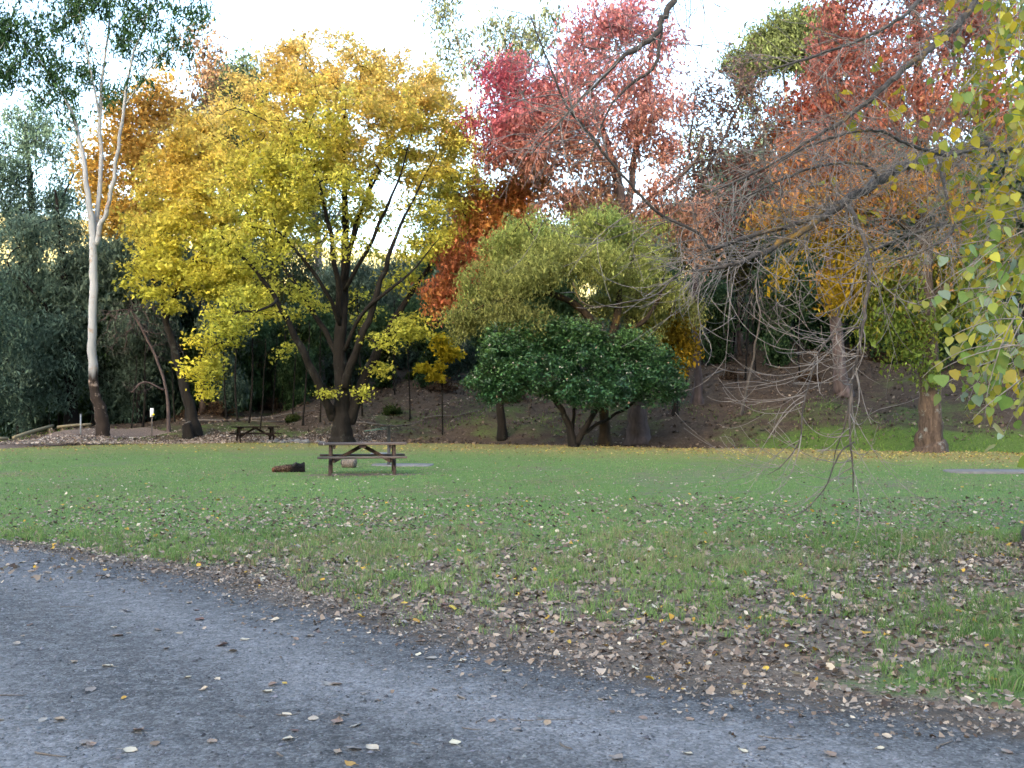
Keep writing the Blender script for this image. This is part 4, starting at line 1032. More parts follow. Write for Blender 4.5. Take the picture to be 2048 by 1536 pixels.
M_CONC = plain_mat('concrete', (.10, .097, .094), (.17, .165, .16), 5, .9, .2, .3, .01)
M_ASH = plain_mat('ashy_concrete', (.08, .08, .08), (.20, .20, .205), 4, .9, .2, .4, .01)
def slab(name, label, c, sx, sy, h, mat, seed, cat='slab', rz=0):
    r = np.random.default_rng(seed); n = 26
    a = np.linspace(0, 2 * math.pi, n, endpoint=False)
    e = 4.0
    x = np.sign(np.cos(a)) * np.abs(np.cos(a)) ** (2 / e) * sx / 2 * (1 + r.normal(0, .02, n)); y = np.sign(np.sin(a)) * np.abs(np.sin(a)) ** (2 / e) * sy / 2 * (1 + r.normal(0, .02, n))
    co = np.concatenate([np.stack([x * 1.01, y * 1.01, np.full(n, -.05)], 1), np.stack([x, y, np.full(n, h * .8)], 1), np.stack([x * .985, y * .985, np.full(n, h)], 1), [[0, 0, h]]])
    q = []; t = []
    for k in range(n):
        k2 = (k + 1) % n
        q += [[k, k2, n + k2, n + k], [n + k, n + k2, 2 * n + k2, 2 * n + k]]; t.append([2 * n + k, 2 * n + k2, 3 * n])
    o = obj(name, new_mesh(name, co, t, q, mat), None, c); o.rotation_euler = (0, 0, rz)
    return tag(o, label, cat)
p = pt(806, 28.6); slab('hearth_slab', 'ash-whitened concrete hearth slab in the grass behind the picnic table', (p[0], p[1], p[2]), 1.75, 1.1, .035, M_ASH, 4)
p = pt(1998, 25.1); slab('concrete_slab', 'long grey concrete slab set in the grass near the lichen-spotted trunk', (p[0], p[1], p[2]), 2.6, 1.2, .05, M_CONC, 8, 'slab', -.03)

M_STEEL = plain_mat('dark_steel', (.018, .02, .024), (.035, .036, .04), 20, .6, .4, .1)
M_GALV = plain_mat('galvanised_steel', (.17, .19, .21), (.26, .28, .30), 30, .6, .4, .1, metal=.3)
M_GREEN = plain_mat('green_wire', (.05, .10, .08), (.07, .13, .10), 30, .6, .4, .1)
p = pt(778, 28.3)
bq = thing('barbecue_stand', 'dark post barbecue with grill plate beside the hearth slab', 'barbecue', p)
m = MB(); m.box((0, 0, .56), (.085, .085, 1.16), None, .008); m.build('post', M_STEEL, bq)
m = MB(); m.box((-.26, .02, .33), (.46, .40, .012), None, 0); gp_ = m.build('grill_plate', M_GALV, bq)
m = MB(); m.tube([(-.49, -.18, .36), (-.03, -.18, .36)], .012, 8); m.tube([(-.49, .22, .36), (-.03, .22, .36)], .012, 8); m.tube([(-.49, -.18, .36), (-.49, .22, .36)], .012, 8); m.build('grill_rim', M_GALV, gp_)
m = MB()
m.tube([(-.03, .0, 1.05), (-.70, 0, .98)], .008, 6); m.tube([(-.03, .0, 1.10), (-.70, 0, .985)], .008, 6); m.tube([(-.03, .25, 1.05), (-.70, 0, .98)], .008, 6)
for k in range(6):
    f = k / 6; m.tube([(-.03 - .67 * f, 0, 1.05 - .07 * f), (-.03 - .67 * f, .25 * (1 - f), 1.05 - .07 * f)], .006, 6)
m.build('wire_arm', M_GREEN, bq)

# ------------------------------------------------------------------ left-hand details
M_RAIL = plain_mat('grey_green_rail', (.14, .12, .07), (.27, .23, .15), 8, .9, .2, .3, .01, (1, 6, 6))
def rail(label, a, b, posts):
    root = thing('log_rail', label, 'rail', a, group='low log rails by the footpath')
    d = np.asarray(b) - np.asarray(a)
    m = MB(); mid = d / 2 + [0, 0, .02]
    m.tube([(0, 0, 0), mid * .5, mid, d * .75, d], [.075, .08, .078, .075, .07], 10); m.build('rail', M_RAIL, root, True)
    for f in posts:
        q0 = d * f; gz = float(H(a[0] + q0[0], a[1] + q0[1])) - a[2]
        m = MB(); m.tube([(q0[0], q0[1] + .1, gz - .1), (q0[0], q0[1] + .1, q0[2] + .02)], .07, 8); m.build('post', M_RAIL, root, True)
def rp(u, v, Y):
    q0 = P(u, v, Y); q0[2] = float(H(q0[0], q0[1])) + .34; return q0
rail('log rail beside the path sloping up towards the metal pole', rp(27, 889, 43), rp(105, 872, 48), (.12, .9))
rail('log rail running level behind the thin metal pole', rp(114, 870, 50), rp(182, 870.5, 51), (.15, .85))
rail('end of a log rail where the path leaves beside the low wattle', rp(-60, 896, 41), rp(15, 889, 42.4), (.3, .9))
p = pt(162, 46.5); g0 = float(p[2])
mp = thing('metal_pole', 'thin grey metal pole standing at the edge of the path', 'pole', p)
m = MB(); m.tube([(0, 0, -.1), (0, 0, P(162, 829, 46.5)[2] - g0)], .036, 8); sh_ = m.build('shaft', M_GALV, mp, True)
m = MB(); zt = P(162, 829, 46.5)[2] - g0; m.tube([(0, 0, zt), (0, 0, zt + .03)], .045, 8); m.build('cap', M_GALV, sh_, True)
M_WHITE = plain_mat('white_sign', (.72, .74, .76), (.8, .81, .82), 5, .5, .4, 0)
M_YELL = plain_mat('yellow_sign', (.75, .6, .03), (.8, .66, .05), 5, .5, .4, 0)
p = pt(304, 49); sg = thing('sign', 'small white notice with a yellow corner plate on a slim post', 'sign', p)
zc = P(304, 825, 49)[2] - p[2]
m = MB(); m.tube([(0, .03, -.1), (0, .03, zc + .1)], .03, 8); m.build('post', B_GREY, sg, True)
m = MB(); m.box((0, 0, zc), (.17, .015, .42), None, 0); nt_ = m.build('notice', M_WHITE, sg)
m = MB(); m.box((.09, -.018, zc - .10), (.10, .012, .10), np.array([[.707, 0, -.707], [0, 1, 0], [.707, 0, .707]])); m.build('warning_plate', M_YELL, nt_)
# sawn stump by the leaning trunk
p = pt(376, 48.6)
st = thing('stump', 'leaning sawn stump beside the dark leaning trunk', 'stump', p)
rough_log(st, 'bark', (.05, 0, -.1), (-.05, 0, .78), .27, .22, B_DARK, 21, 14, 8)
co_, q_, t_ = tube_geo(np.array([(-.05, 0, .775), (-.062, 0, .80)]), np.array([.21, .20]), 14, True)
obj('sawn_top', new_mesh('sawn_top', co_, t_, q_, plain_mat('weathered_cut_wood', (.16, .14, .12), (.26, .23, .20), 8), False), st)

# rocks along the foot of the bank
M_ROCK = plain_mat('grey_rock', (.06, .062, .068), (.19, .195, .205), 4, .9, .2, .5, .03)
def rock_mesh(seed):
    r = np.random.default_rng(seed); m, n_ = 7, 10
    v = []
    for a in range(m):
        ph = math.pi * a / (m - 1)
        for b_ in range(n_):
            th = 2 * math.pi * b_ / n_; k = 1 + .18 * math.sin(3 * th + seed) * math.sin(ph) + r.normal(0, .07)
            v.append([k * math.sin(ph) * math.cos(th), k * .8 * math.sin(ph) * math.sin(th), .55 * k * math.cos(ph)])
    q = [[a * n_ + b_, a * n_ + (b_ + 1) % n_, (a + 1) * n_ + (b_ + 1) % n_, (a + 1) * n_ + b_] for a in range(m - 1) for b_ in range(n_)]
    return new_mesh('rock', np.array(v), None, np.array(q)[:, ::-1], M_ROCK, False)
rm = [rock_mesh(k) for k in (1, 2, 3)]
for k, (u, s) in enumerate([(538, .16), (553, .22), (566, .14), (583, .18), (596, .24), (611, .22), (637, .16), (645, .13), (527, .12), (574, .12), (604, .12)]):
    p = pt(u, 46.2 + .4 * math.sin(k * 2.3))
    o = obj('rock', rm[k % 3], None, (p[0], p[1], p[2] + s * .25)); o.scale = (s, s, s); o.rotation_euler = (0, 0, k * 1.3)
    tag(o, 'grey rock in the row between the far picnic table and the golden elm', 'rock', 'rocks at the foot of the bank')
# fallen sticks on the bank
for k, (u, Y, L, rz) in enumerate([(470, 55, 5.5, .2), (905, 53, 3.0, .1), (560, 57, 4, .3), (1130, 56, 3, -.3), (1460, 55, 4, .5), (780, 52.5, 3.5, .22)]):
    p = pt(u, Y); a = np.array([-L / 2 * math.cos(rz), -L / 2 * math.sin(rz)]); pts = []
    for f in np.linspace(0, 1, 6):
        x = p[0] + a[0] * (1 - 2 * f); y = p[1] + a[1] * (1 - 2 * f); pts.append([x - p[0], y - p[1], float(H(x, y)) + .06 + .05 * math.sin(f * 7 + k) - p[2]])
    m = MB(); m.tube(pts, np.linspace(.06, .02, 6), 7)
    o = m.build('fallen_branch', B_GREY, None, True); o.location = p
    tag(o, 'long grey fallen branch lying on the leafy bank', 'branch', 'fallen branches on the bank')

# ------------------------------------------------------------------ foreground poplar
PT = np.array([6.6, 11.6, 0.0]); PT[2] = float(H(PT[0], PT[1]))
pop = thing('poplar_tree', 'overhanging poplar with bare lichened branches and yellow green heart-shaped leaves', 'tree', PT)
tk = np.array([[*PT, .52], [PT[0] - .03, PT[1], .5, .44], [PT[0] - .02, PT[1], 1.6, .40], [PT[0], PT[1] - .05, 3.0, .37], [PT[0] - .1, PT[1] - .1, 4.6, .33], [PT[0], PT[1], 7, .27], [PT[0] + .2, PT[1] + .1, 9.5, .2], [PT[0] + .1, PT[1], 12.5, .1]])
tk[0, 2] -= .15
co, q, t = limb_tube(tk, PT, 20, .2, 8); co = flare_roots(co, 20, .2)
obj('trunk', new_mesh('trunk', co, t, q, B_POPTRUNK, True), pop)
def fg(pts): return np.array([[*P(u, v, Y), r] for (u, v, Y, r) in pts])
fg_l = [fg([(2110, 300, 11.3, .15), (1990, 292, 10.0, .085), (1930, 292, 9.2, .075), (1830, 322, 8.4, .066), (1740, 372, 7.7, .056), (1660, 424, 7.1, .044), (1560, 488, 6.7, .033), (1490, 520, 6.4, .024), (1440, 535, 6.3, .018), (1385, 541, 6.2, .010)]),
        fg([(1700, 398, 7.4, .03), (1600, 445, 7.0, .027), (1500, 472, 6.6, .024), (1425, 495, 6.4, .021), (1390, 462, 6.3, .018), (1315, 425, 6.2, .016), (1240, 345, 6.1, .014), (1180, 270, 6.0, .011), (1130, 205, 5.9, .008), (1095, 120, 5.8, .006), (1060, 30, 5.7, .004)]),
        fg([(1690, 405, 7.3, .026), (1712, 440, 6.9, .024), (1738, 520, 6.6, .022), (1732, 600, 6.5, .020), (1722, 680, 6.4, .017), (1708, 740, 6.4, .014), (1702, 800, 6.35, .012), (1700, 870, 6.3, .009), (1706, 940, 6.3, .006), (1706, 985, 6.3, .004)]),
        fg([(2110, -20, 11.2, .12), (1990, -20, 9.0, .06), (1920, 45, 8.0, .045), (1850, 105, 7.5, .04), (1790, 152, 7.2, .035), (1700, 232, 6.9, .026), (1620, 280, 6.7, .019), (1540, 330, 6.5, .013), (1450, 372, 6.3, .008), (1400, 395, 6.2, .005)]),
        fg([(2100, -250, 11.4, .14), (1950, -120, 8.5, .05), (1820, 20, 7.0, .022), (1740, 70, 6.7, .018), (1650, 105, 6.5, .013), (1565, 132, 6.3, .007), (1520, 145, 6.2, .003)]),
        fg([(2130, -700, 11.6, .16), (1800, -420, 8.5, .07), (1500, -180, 6.6, .045), (1390, -60, 6.1, .036), (1340, 12, 5.9, .032), (1310, 70, 5.8, .027), (1250, 110, 5.7, .021), (1210, 150, 5.7, .015), (1160, 200, 5.7, .009), (1110, 255, 5.7, .006), (1060, 310, 5.7, .004)]),
        fg([(1325, 40, 5.85, .014), (1310, 130, 5.8, .011), (1260, 170, 5.8, .009), (1220, 215, 5.8, .007), (1190, 290, 5.8, .005), (1172, 370, 5.8, .003)]),
        fg([(1480, 480, 6.5, .008), (1400, 510, 6.3, .0065), (1355, 548, 6.2, .0055), (1310, 590, 6.1, .005), (1250, 605, 6.0, .0045), (1190, 613, 6.0, .004), (1160, 600, 6.0, .004), (1146, 565, 6.0, .003)]),
        fg([(1960, 290, 9.6, .05), (1900, 310, 8.2, .026), (1820, 290, 7.4, .02), (1760, 262, 7.0, .016), (1690, 268, 6.8, .012), (1600, 300, 6.6, .008), (1530, 345, 6.5, .005)]),
        fg([(1760, 362, 7.8, .02), (1730, 330, 7.4, .018), (1650, 330, 7.0, .014), (1560, 360, 6.8, .01), (1480, 400, 6.6, .006), (1420, 420, 6.5, .003)]),
        fg([(1880, 305, 8.8, .03), (1890, 380, 8.0, .02), (1905, 460, 7.4, .012), (1850, 500, 7.0, .008), (1790, 520, 6.8, .005)]),
        fg([(2060, 420, 11.2, .06), (1990, 440, 9.4, .035), (1900, 445, 8.4, .024), (1820, 470, 7.8, .016), (1750, 500, 7.4, .009), (1700, 530, 7.2, .004)]),
        fg([(1720, 655, 6.42, .009), (1680, 662, 6.4, .0075), (1640, 700, 6.35, .0068), (1620, 760, 6.3, .006), (1605, 820, 6.25, .005), (1600, 880, 6.2, .005), (1565, 930, 6.2, .0035), (1535, 950, 6.2, .002)]),
        fg([(1708, 885, 6.3, .006), (1685, 900, 6.2, .0055), (1668, 930, 6.15, .005), (1650, 975, 6.1, .004), (1610, 1020, 6.05, .004), (1580, 1036, 6.0, .0025)]),
        fg([(1703, 780, 6.38, .007), (1690, 850, 6.4, .006), (1672, 900, 6.45, .004), (1664, 945, 6.5, .002)]),
        # high limbs above the picture
        np.array([[6.75, 11.6, 7.5, .16], [5.2, 10.2, 9.5, .1], [3.6, 9, 11, .06], [2.2, 8.2, 11.8, .03]]), np.array([[6.8, 11.6, 8, .16], [8.5, 12.6, 10.5, .1], [9.6, 13.4, 12.6, .05]]), np.array([[6.8, 11.6, 8.8, .13], [5.6, 13.4, 11.2, .08], [5.0, 14.6, 13, .04]])]
for L in fg_l:
    m = MB(); P4 = catmull(L, 7)
    kn = 1 + .07 * np.sin(np.arange(len(P4)) * 2.1 + L[0, 1]) + rng.normal(0, .03, len(P4))
    jit_ = rng.normal(0, 1, (len(P4), 3)) * (P4[:, 3:4] * .18)
    m.tube(P4[:, :3] + jit_ - PT, np.maximum(P4[:, 3] * kn * np.where(P4[:, 3] > .012, .62, .9), .0018), 8); m.build('branch', B_POPDARK, pop, True)

# side twigs: long pale whips that droop and turn up at the end
tw = MB(); tw_pts = []
def whip(p0, d, L, r0, grav, lift, depth=0, n=9):
    p = np.array(p0, float); d = np.array(d, float); d /= np.linalg.norm(d); pts = [p.copy()]; st_ = L / (n - 1)
    bend = rng.normal(0, .22, 3)
    for k in range(n - 1):
        f = k / (n - 1)
        d = d + np.array([0, 0, -grav * (1 - f) + lift * f]) + bend * .6 + rng.normal(0, .035, 3); d /= np.linalg.norm(d)
        p = p + d * st_; pts.append(p.copy())
    pts = np.array(pts)
    co, q, _ = tube_geo(pts - PT, np.linspace(r0, max(r0 * .35, .0012), n), 4 if r0 < .004 else 5)
    tw.add(co, q); tw_pts.append(pts)
    if depth > 0:
        for _ in range(int(rng.integers(1, 4))):
            k = int(rng.integers(2, n - 1)); dd = pts[k] - pts[k - 1]; dd /= np.linalg.norm(dd)
            side = rng.normal(0, 1, 3); side -= dd * side.dot(dd)
            whip(pts[k], dd + side * .55, L * rng.uniform(.3, .6), r0 * .6, grav * .8, lift, depth - 1, 7)
def sprout(L, spacing, lmin, lmax, t0=.12, grav=.09, lift=.16, left=.55, r=.0036, depth=1, tmax=1.0):
    P4 = catmull(L, 10); seg = np.linalg.norm(np.diff(P4[:, :3], axis=0), axis=1); tot = seg.sum(); acc = np.concatenate([[0], np.cumsum(seg)]) / tot
    for k in range(int(tot / spacing)):
        f = rng.uniform(t0, tmax); i = min(np.searchsorted(acc, f), len(P4) - 2); dd = P4[i + 1, :3] - P4[i, :3]; dd /= np.linalg.norm(dd)
        side = rng.normal(0, 1, 3); side -= dd * side.dot(dd); side /= np.linalg.norm(side)
        whip(P4[i, :3], dd * .45 + side * .95 + np.array([-left * .8, -.1, .05]), rng.uniform(lmin, lmax), rng.uniform(.6, 1.1) * min(r, P4[i, 3] * .7), grav, lift, depth)
sprout(fg_l[0], .029, .25, .95, .2)
sprout(fg_l[1], .04, .25, .8, .05, .1, .2)
sprout(fg_l[2], .06, .3, .75, .15, .1, .3, .8, .004)
sprout(fg_l[3], .046, .25, .95, .15)
sprout(fg_l[4], .08, .3, .8, .4)
sprout(fg_l[5], .06, .25, .75, .45, .10, .12, .25)
sprout(fg_l[6], .10, .2, .5)
sprout(fg_l[7], .22, .12, .3, .2, .1, .1, .3, .003, 0)
for k in (8, 9, 10, 11): sprout(fg_l[k], .04, .25, .9, .08)
sprout(fg_l[12], .04, .3, .65, .02, .05, .22, 1.1, .0036)
sprout(fg_l[13], .16, .12, .35, .1, .1, .1, .5, .003, 0)
sprout(fg_l[14], .12, .15, .4, .1, .1, .2, .8, .003, 0)
for k in (15, 16, 17): sprout(fg_l[k], .14, .5, 1.4, .2, .05, .1, .2, .006)
tag(obj('twig_spray', tw.mesh('twig_spray', B_PALETWIG, True), pop), kind='stuff')

# leaves of the poplar
def heart_leaf(seed, L=.1, W=.095):
    r = np.random.default_rng(seed)
    ys_ = np.array([0, -.04, .10, .32, .58, .82, 1.0]); ws = np.array([0, .22, .42, .48, .36, .16, 0.0])
    cup = r.uniform(.05, .3); curl = r.uniform(-.25, .25); tw_ = r.uniform(-.3, .3)
    v, tri = [], []
    for k in range(7):
        y = ys_[k] * L; z0 = -curl * L * (ys_[k] ** 2); w = ws[k] * W * (1 + r.normal(0, .05))
        mid_y = max(y, 0) if k else 0
        v.append([0, (ys_[k] if k != 1 else .0) * L + (.012 * L if k == 1 else 0), z0])
        v.append([-w, y, z0 + cup * w + tw_ * w + r.normal(0, .003)]); v.append([w, y, z0 + cup * w - tw_ * w + r.normal(0, .003)])
    for k in range(6):
        a, b = 3 * k, 3 * (k + 1)
        tri += [[a, a + 2, b + 2], [a, b + 2, b], [a, b, b + 1], [a, b + 1, a + 1]]
    v = np.array(v)
    # petiole
    co, q, _ = tube_geo(np.array([[0, 0, 0], [0, -.25 * L, .05 * L], [0, -.5 * L, .16 * L]]), np.array([.0011, .0009, .0011]), 3)
    n0 = len(v); v = np.concatenate([v, co]); tri += [[n0 + a[0], n0 + a[1], n0 + a[2]] for a in q] + [[n0 + a[0], n0 + a[2], n0 + a[3]] for a in q]
    return v, np.array(tri)
LM_Y = solid_leaf_mat('poplar_leaf_yellow', (.38, .32, .03), (.28, .27, .03))
LM_G = solid_leaf_mat('poplar_leaf_green', (.10, .165, .035), (.16, .21, .045))
LM_YG = solid_leaf_mat('poplar_leaf_yellow_green', (.20, .23, .035), (.27, .26, .04))
LM_B = solid_leaf_mat('poplar_leaf_pale_back', (.20, .26, .18), (.16, .22, .13), .25)
lv = [heart_leaf(k) for k in range(4)]
leaf_me = {}
for mi, M in enumerate((LM_Y, LM_YG, LM_G, LM_B)):
    for k in range(4): leaf_me[(mi, k)] = new_mesh('leaf', lv[k][0], lv[k][1], None, M, True)
# leafy shoots
shoots = MB(); cand = []
def shoot(p0, d, L, r0, grav, every, mixp):
    p = np.array(p0, float); d = np.array(d, float); d /= np.linalg.norm(d); pts = [p.copy()]; n_ = max(5, int(L / .06))
    for k in range(n_):
        d = d + np.array([0, 0, -grav]) + rng.normal(0, .06, 3); d /= np.linalg.norm(d); p = p + d * L / n_; pts.append(p.copy())
    pts = np.array(pts); co, q, _ = tube_geo(pts - PT, np.linspace(r0, .0014, len(pts)), 4); shoots.add(co, q)
    for k in range(1, len(pts)):
        for _ in range(every):
            if rng.uniform() < .8: cand.append((pts[k] + rng.normal(0, .01, 3), pts[k] - pts[k - 1], mixp))
# upper yellow mass
for k in range(150):
    u0 = rng.uniform(1915, 2110); v0 = rng.uniform(-60, 420); Y0 = rng.uniform(5.8, 10.5)
    if u0 < 1990 and rng.uniform() < .45: continue
    shoot(P(u0, v0, Y0), (rng.normal(-.5, .5), rng.normal(0, .4), rng.normal(-.2, .4)), rng.uniform(.25, .6), .0035, .14, 1, (.48, .36, .12, .04))
for k in range(90):
    v0 = rng.uniform(-80, 700); u0 = rng.uniform(1935 + max(0, v0 - 450) * .12, 2120); Y0 = rng.uniform(8.5, 11.3)
    shoot(P(u0, v0, Y0), (rng.normal(-.4, .5), rng.normal(0, .4), rng.normal(-.3, .4)), rng.uniform(.3, .7), .004, .12, 2, (.36, .38, .22, .04) if v0 < 400 else (.12, .36, .44, .08))
# lower green mass, hanging from the trunk's sprouts
for k in range(95):
    f = rng.uniform(0, 1); v0 = 430 + 330 * f; u0 = rng.uniform(1950 + 40 * f, 2120); Y0 = rng.uniform(5.0, 9.5)
    shoot(P(u0, v0, Y0), (rng.normal(-.6, .35), rng.normal(0, .4), rng.normal(-.4, .3)), rng.uniform(.25, .55), .0035, .10, 1, (.14, .36, .38, .12))
for (u0, v0, Y0, dx, dz, L) in [(1960, 520, 5.6, -.7, -.3, .35), (2000, 600, 5.4, -.8, -.55, .42), (2030, 690, 5.0, -.8, -.2, .38), (2040, 760, 4.9, -.7, -.5, .3), (1990, 480, 5.8, -.9, 0, .35), (2046, 640, 5.1, -.5, -.9, .4)]:
    shoot(P(u0, v0, Y0), (dx, .05, dz), L, .0035, .05, 1, (.15, .40, .35, .10))
# a few yellow leaves further along the bare limbs
for k in range(90):
    Lb = fg_l[int(rng.choice([0, 8, 11, 3, 10]))]; P4 = catmull(Lb, 10); i = int(rng.integers(len(P4) * .2, len(P4) * .55)); cand.append((P4[i, :3] + rng.normal(0, .16, 3), rng.normal(0, 1, 3), (.75, .2, .04, .01)))
tag(obj('leafy_shoot_spray', shoots.mesh('leafy_shoot_spray', B_POPLAR, True), pop), kind='stuff')
def proj(p):
    d = p - np.array([0, 0, EYE]); zc_ = d[1] * cp + d[2] * sp_; yc = -d[1] * sp_ + d[2] * cp
    return 1024 + F * d[0] / zc_, 768 - F * yc / zc_, zc_
import mathutils
def leaf_rot(ax):
    """Blade hangs from its petiole with the tip down and outward."""
    y = np.array([ax[0] * .5 + rng.normal(0, .35), ax[1] * .5 + rng.normal(0, .35), -rng.uniform(.35, 1.1)]); y /= np.linalg.norm(y)
    nrm_ = np.array([rng.normal(0, .8), -.7 + rng.normal(0, .8), rng.normal(.6, .6)]); nrm_ -= y * nrm_.dot(y); nrm_ /= np.linalg.norm(nrm_)
    x = np.cross(y, nrm_)
    return np.stack([x, y, nrm_], 1)
inv, outv = [], []
for c_ in cand:
    u_, v_, z_ = proj(c_[0]); (inv if (-20 < u_ < 2065 and -30 < v_ < 1200) else outv).append((z_, c_))
inv.sort(key=lambda a: a[0])
rest_co, rest_tr, rest_col, nn = [], [], [], 0
pal = [(.38, .29, .03), (.25, .25, .035), (.12, .17, .035), (.2, .25, .17)]
for idx, (z_, (p_, ax_, mp_)) in enumerate(inv + outv):
    kind_ = int(rng.choice(4, p=mp_)); s_ = rng.uniform(.42, .86); Rm = leaf_rot(ax_); k4 = int(rng.integers(0, 4))
    pp = p_ + Rm[:, 1] * .05 * s_
    if idx < 290:
        o = obj('leaf', leaf_me[(kind_, k4)], pop)
        o.matrix_local = mathutils.Matrix.LocRotScale(mathutils.Vector(pp - PT), mathutils.Matrix(Rm.tolist()).to_quaternion(), mathutils.Vector((s_, s_, s_)))
    else:
        v_ = lv[k4][0] @ Rm.T * s_ + pp - PT
        rest_co.append(v_); rest_tr.append(lv[k4][1] + nn); nn += len(v_); rest_col.append(np.tile(np.array(pal[kind_]) * rng.uniform(.75, 1.2), (len(v_), 1)))
if rest_co:
    tag(obj('foliage', new_mesh('foliage', np.concatenate(rest_co), np.concatenate(rest_tr), None, M_LEAF, True, {'col': np.concatenate(rest_col)}), pop), kind='stuff')

# ------------------------------------------------------------------ grass, litter, stones
def blades(n, xy, hgt, wid, lean, colf):
    x, y = xy; z = H(x, y)
    a = rng.uniform(0, 6.28, n); la = rng.uniform(0, 6.28, n)
    w = wid * rng.uniform(.6, 1.3, n); h = hgt * rng.uniform(.5, 1.4, n)
    base = np.stack([x, y, z - .003], 1); s = np.stack([np.cos(a), np.sin(a), np.zeros(n)], 1) * w[:, None] / 2
    ln = lean * rng.uniform(.2, 1.2, n) * h
    mid = base + np.stack([np.cos(la) * ln * .35, np.sin(la) * ln * .35, h * .62], 1)
    tip = base + np.stack([np.cos(la) * ln, np.sin(la) * ln, h], 1)
    co = np.stack([base - s, base + s, mid + s * .75, mid - s * .75, tip], 1).reshape(-1, 3)
    k = np.arange(n)[:, None] * 5
    tr = np.stack([k + [0, 1, 2], k + [0, 2, 3], k + [3, 2, 4]], 1).reshape(-1, 3)
    return co, tr, np.repeat(colf(x, y, n), 5, 0)
def view_pts(n, y0, y1, power=1.0, marg=.06):
    """Random ground points inside the view, even in area when power is 1."""
    t = rng.uniform(0, 1, n); y = np.sqrt(y0 ** 2 + (y1 ** 2 - y0 ** 2) * t) if power == 1 else y0 * (y1 / y0) ** t
    x = rng.uniform(-.512 - marg, .512 + marg, n) * y
    return x, y
def grass_keep(x, y):
    d = road_dist(x, y)
    lit = litter_amount(x, y)
    f = fbm(x, y, 1.3, 22) + .45 * fbm(x, y, 4.0, 23)
    w_ = np.interp(x, [-6, -2, 0, 4], [.3, .7, 1.0, 1.05])
    k = smooth(.3, 1.25, d / w_ + .7 * f) * (1 - .80 * np.clip(1.2 * lit, 0, 1) * smooth(-.35, .45, -f))
    k = k * (1 - .55 * worn_patch(x, y))
    for wx, wy, rx, ry, a in worn:
        k = k * (1 - a * np.exp(-((x - wx) / rx) ** 2 - ((y - wy) / ry) ** 2))
    return k * (d > .12)
def gcol(x, y, n):
    c1 = np.array([.075, .15, .038]); c2 = np.array([.20, .31, .095]); dr = np.array([.30, .255, .16])
    t = np.clip(.5 + .4 * fbm(x, y, .8, 31) + rng.normal(0, .25, n), 0, 1)[:, None]
    c = c1 * (1 - t) + c2 * t
    g = ((rng.uniform(0, 1, n) < .10) | ((fbm(x, y, .45, 33) > .45) & (rng.uniform(0, 1, n) < .35)))[:, None]
    return np.where(g, dr * rng.uniform(.6, 1.1, (n, 1)), c)
parts_ = []
# tufts near the verge
nt = 4200; tx, ty = view_pts(nt, 4.9, 13); kp = rng.uniform(0, 1, nt) < grass_keep(tx, ty); tx, ty = tx[kp], ty[kp]
per = 24; X = np.repeat(tx, per) + rng.normal(0, .03, len(tx) * per); Y_ = np.repeat(ty, per) + rng.normal(0, .03, len(tx) * per)
parts_.append(blades(len(X), (X, Y_), np.repeat(rng.uniform(.045, .12, len(tx)), per), .0055, .85, gcol))
x, y = view_pts(245000, 4.9, 40, 2); kp = rng.uniform(0, 1, len(x)) < grass_keep(x, y) * (1 - .5 * smooth(26, 40, y)); x, y = x[kp], y[kp]
parts_.append(blades(len(x), (x, y), .029, .0018 + .00047 * y, .7, gcol))
co, tr, cl, o_ = [], [], [], 0
for a, b_, c_ in parts_: co.append(a); tr.append(b_ + o_); cl.append(c_); o_ += len(a)
tag(obj('grass', new_mesh('grass', np.concatenate(co), np.concatenate(tr), None, M_GRASS, False, {'col': np.concatenate(cl)})), 'short green grass of the picnic lawn', 'grass', kind='stuff')

# fallen leaves
def flat_leaf(seed, L=.085, W=.07):
    r = np.random.default_rng(seed)
    ys_ = np.array([-.5, -.3, 0, .3, .5]) * L; ws = np.array([.12, .44, .5, .28, 0]) * W
    cup = r.uniform(-.4, .7); curl = r.uniform(.05, .5); v, tri = [], []
    for k in range(5):
        z0 = curl * (ys_[k] / L) ** 2 * L; w = ws[k] * r.uniform(.8, 1.15)
        v += [[r.normal(0, .002), ys_[k], z0], [-w, ys_[k] + r.normal(0, .004), z0 + cup * w * .6 + abs(r.normal(0, .006))], [w, ys_[k] + r.normal(0, .004), z0 + cup * w * .6 * r.uniform(.2, 1.2) + abs(r.normal(0, .006))]]
    for k in range(4):
        a, b_ = 3 * k, 3 * k + 3
        tri += [[a, a + 2, b_ + 2], [a, b_ + 2, b_], [a, b_, b_ + 1], [a, b_ + 1, a + 1]]
    v = np.array(v); v[:, 2] -= v[:, 2].min()
    co, q, _ = tube_geo(np.array([[0, -.5 * L, v[0, 2]], [.004, -.7 * L, v[0, 2] * .6], [.012, -.95 * L, .002]]), np.array([.0012, .001, .0008]), 3)
    n0 = len(v); v = np.concatenate([v, co]); tri += [[n0 + a[0], n0 + a[1], n0 + a[2]] for a in q] + [[n0 + a[0], n0 + a[2], n0 + a[3]] for a in q]
    return v, np.array(tri)
FL = [flat_leaf(k + 40) for k in range(7)]
FPAL = [((.30, .23, .17), (.20, .15, .11), 'dry tan leaf'), ((.50, .44, .34), (.40, .34, .25), 'pale cream leaf'), ((.17, .11, .08), (.11, .07, .05), 'dark brown leaf'), ((.48, .34, .06), (.38, .25, .06), 'yellow leaf'), ((.25, .23, .205), (.18, .16, .145), 'greyish leaf')]
FMAT = [solid_leaf_mat('fallen_' + a[2].replace(' ', '_'), a[0], a[1], .12, .2) for a in FPAL]
FME = {(m_, k): new_mesh('fallen_leaf', FL[k][0], FL[k][1], None, FMAT[m_], False) for m_ in range(5) for k in range(7)}
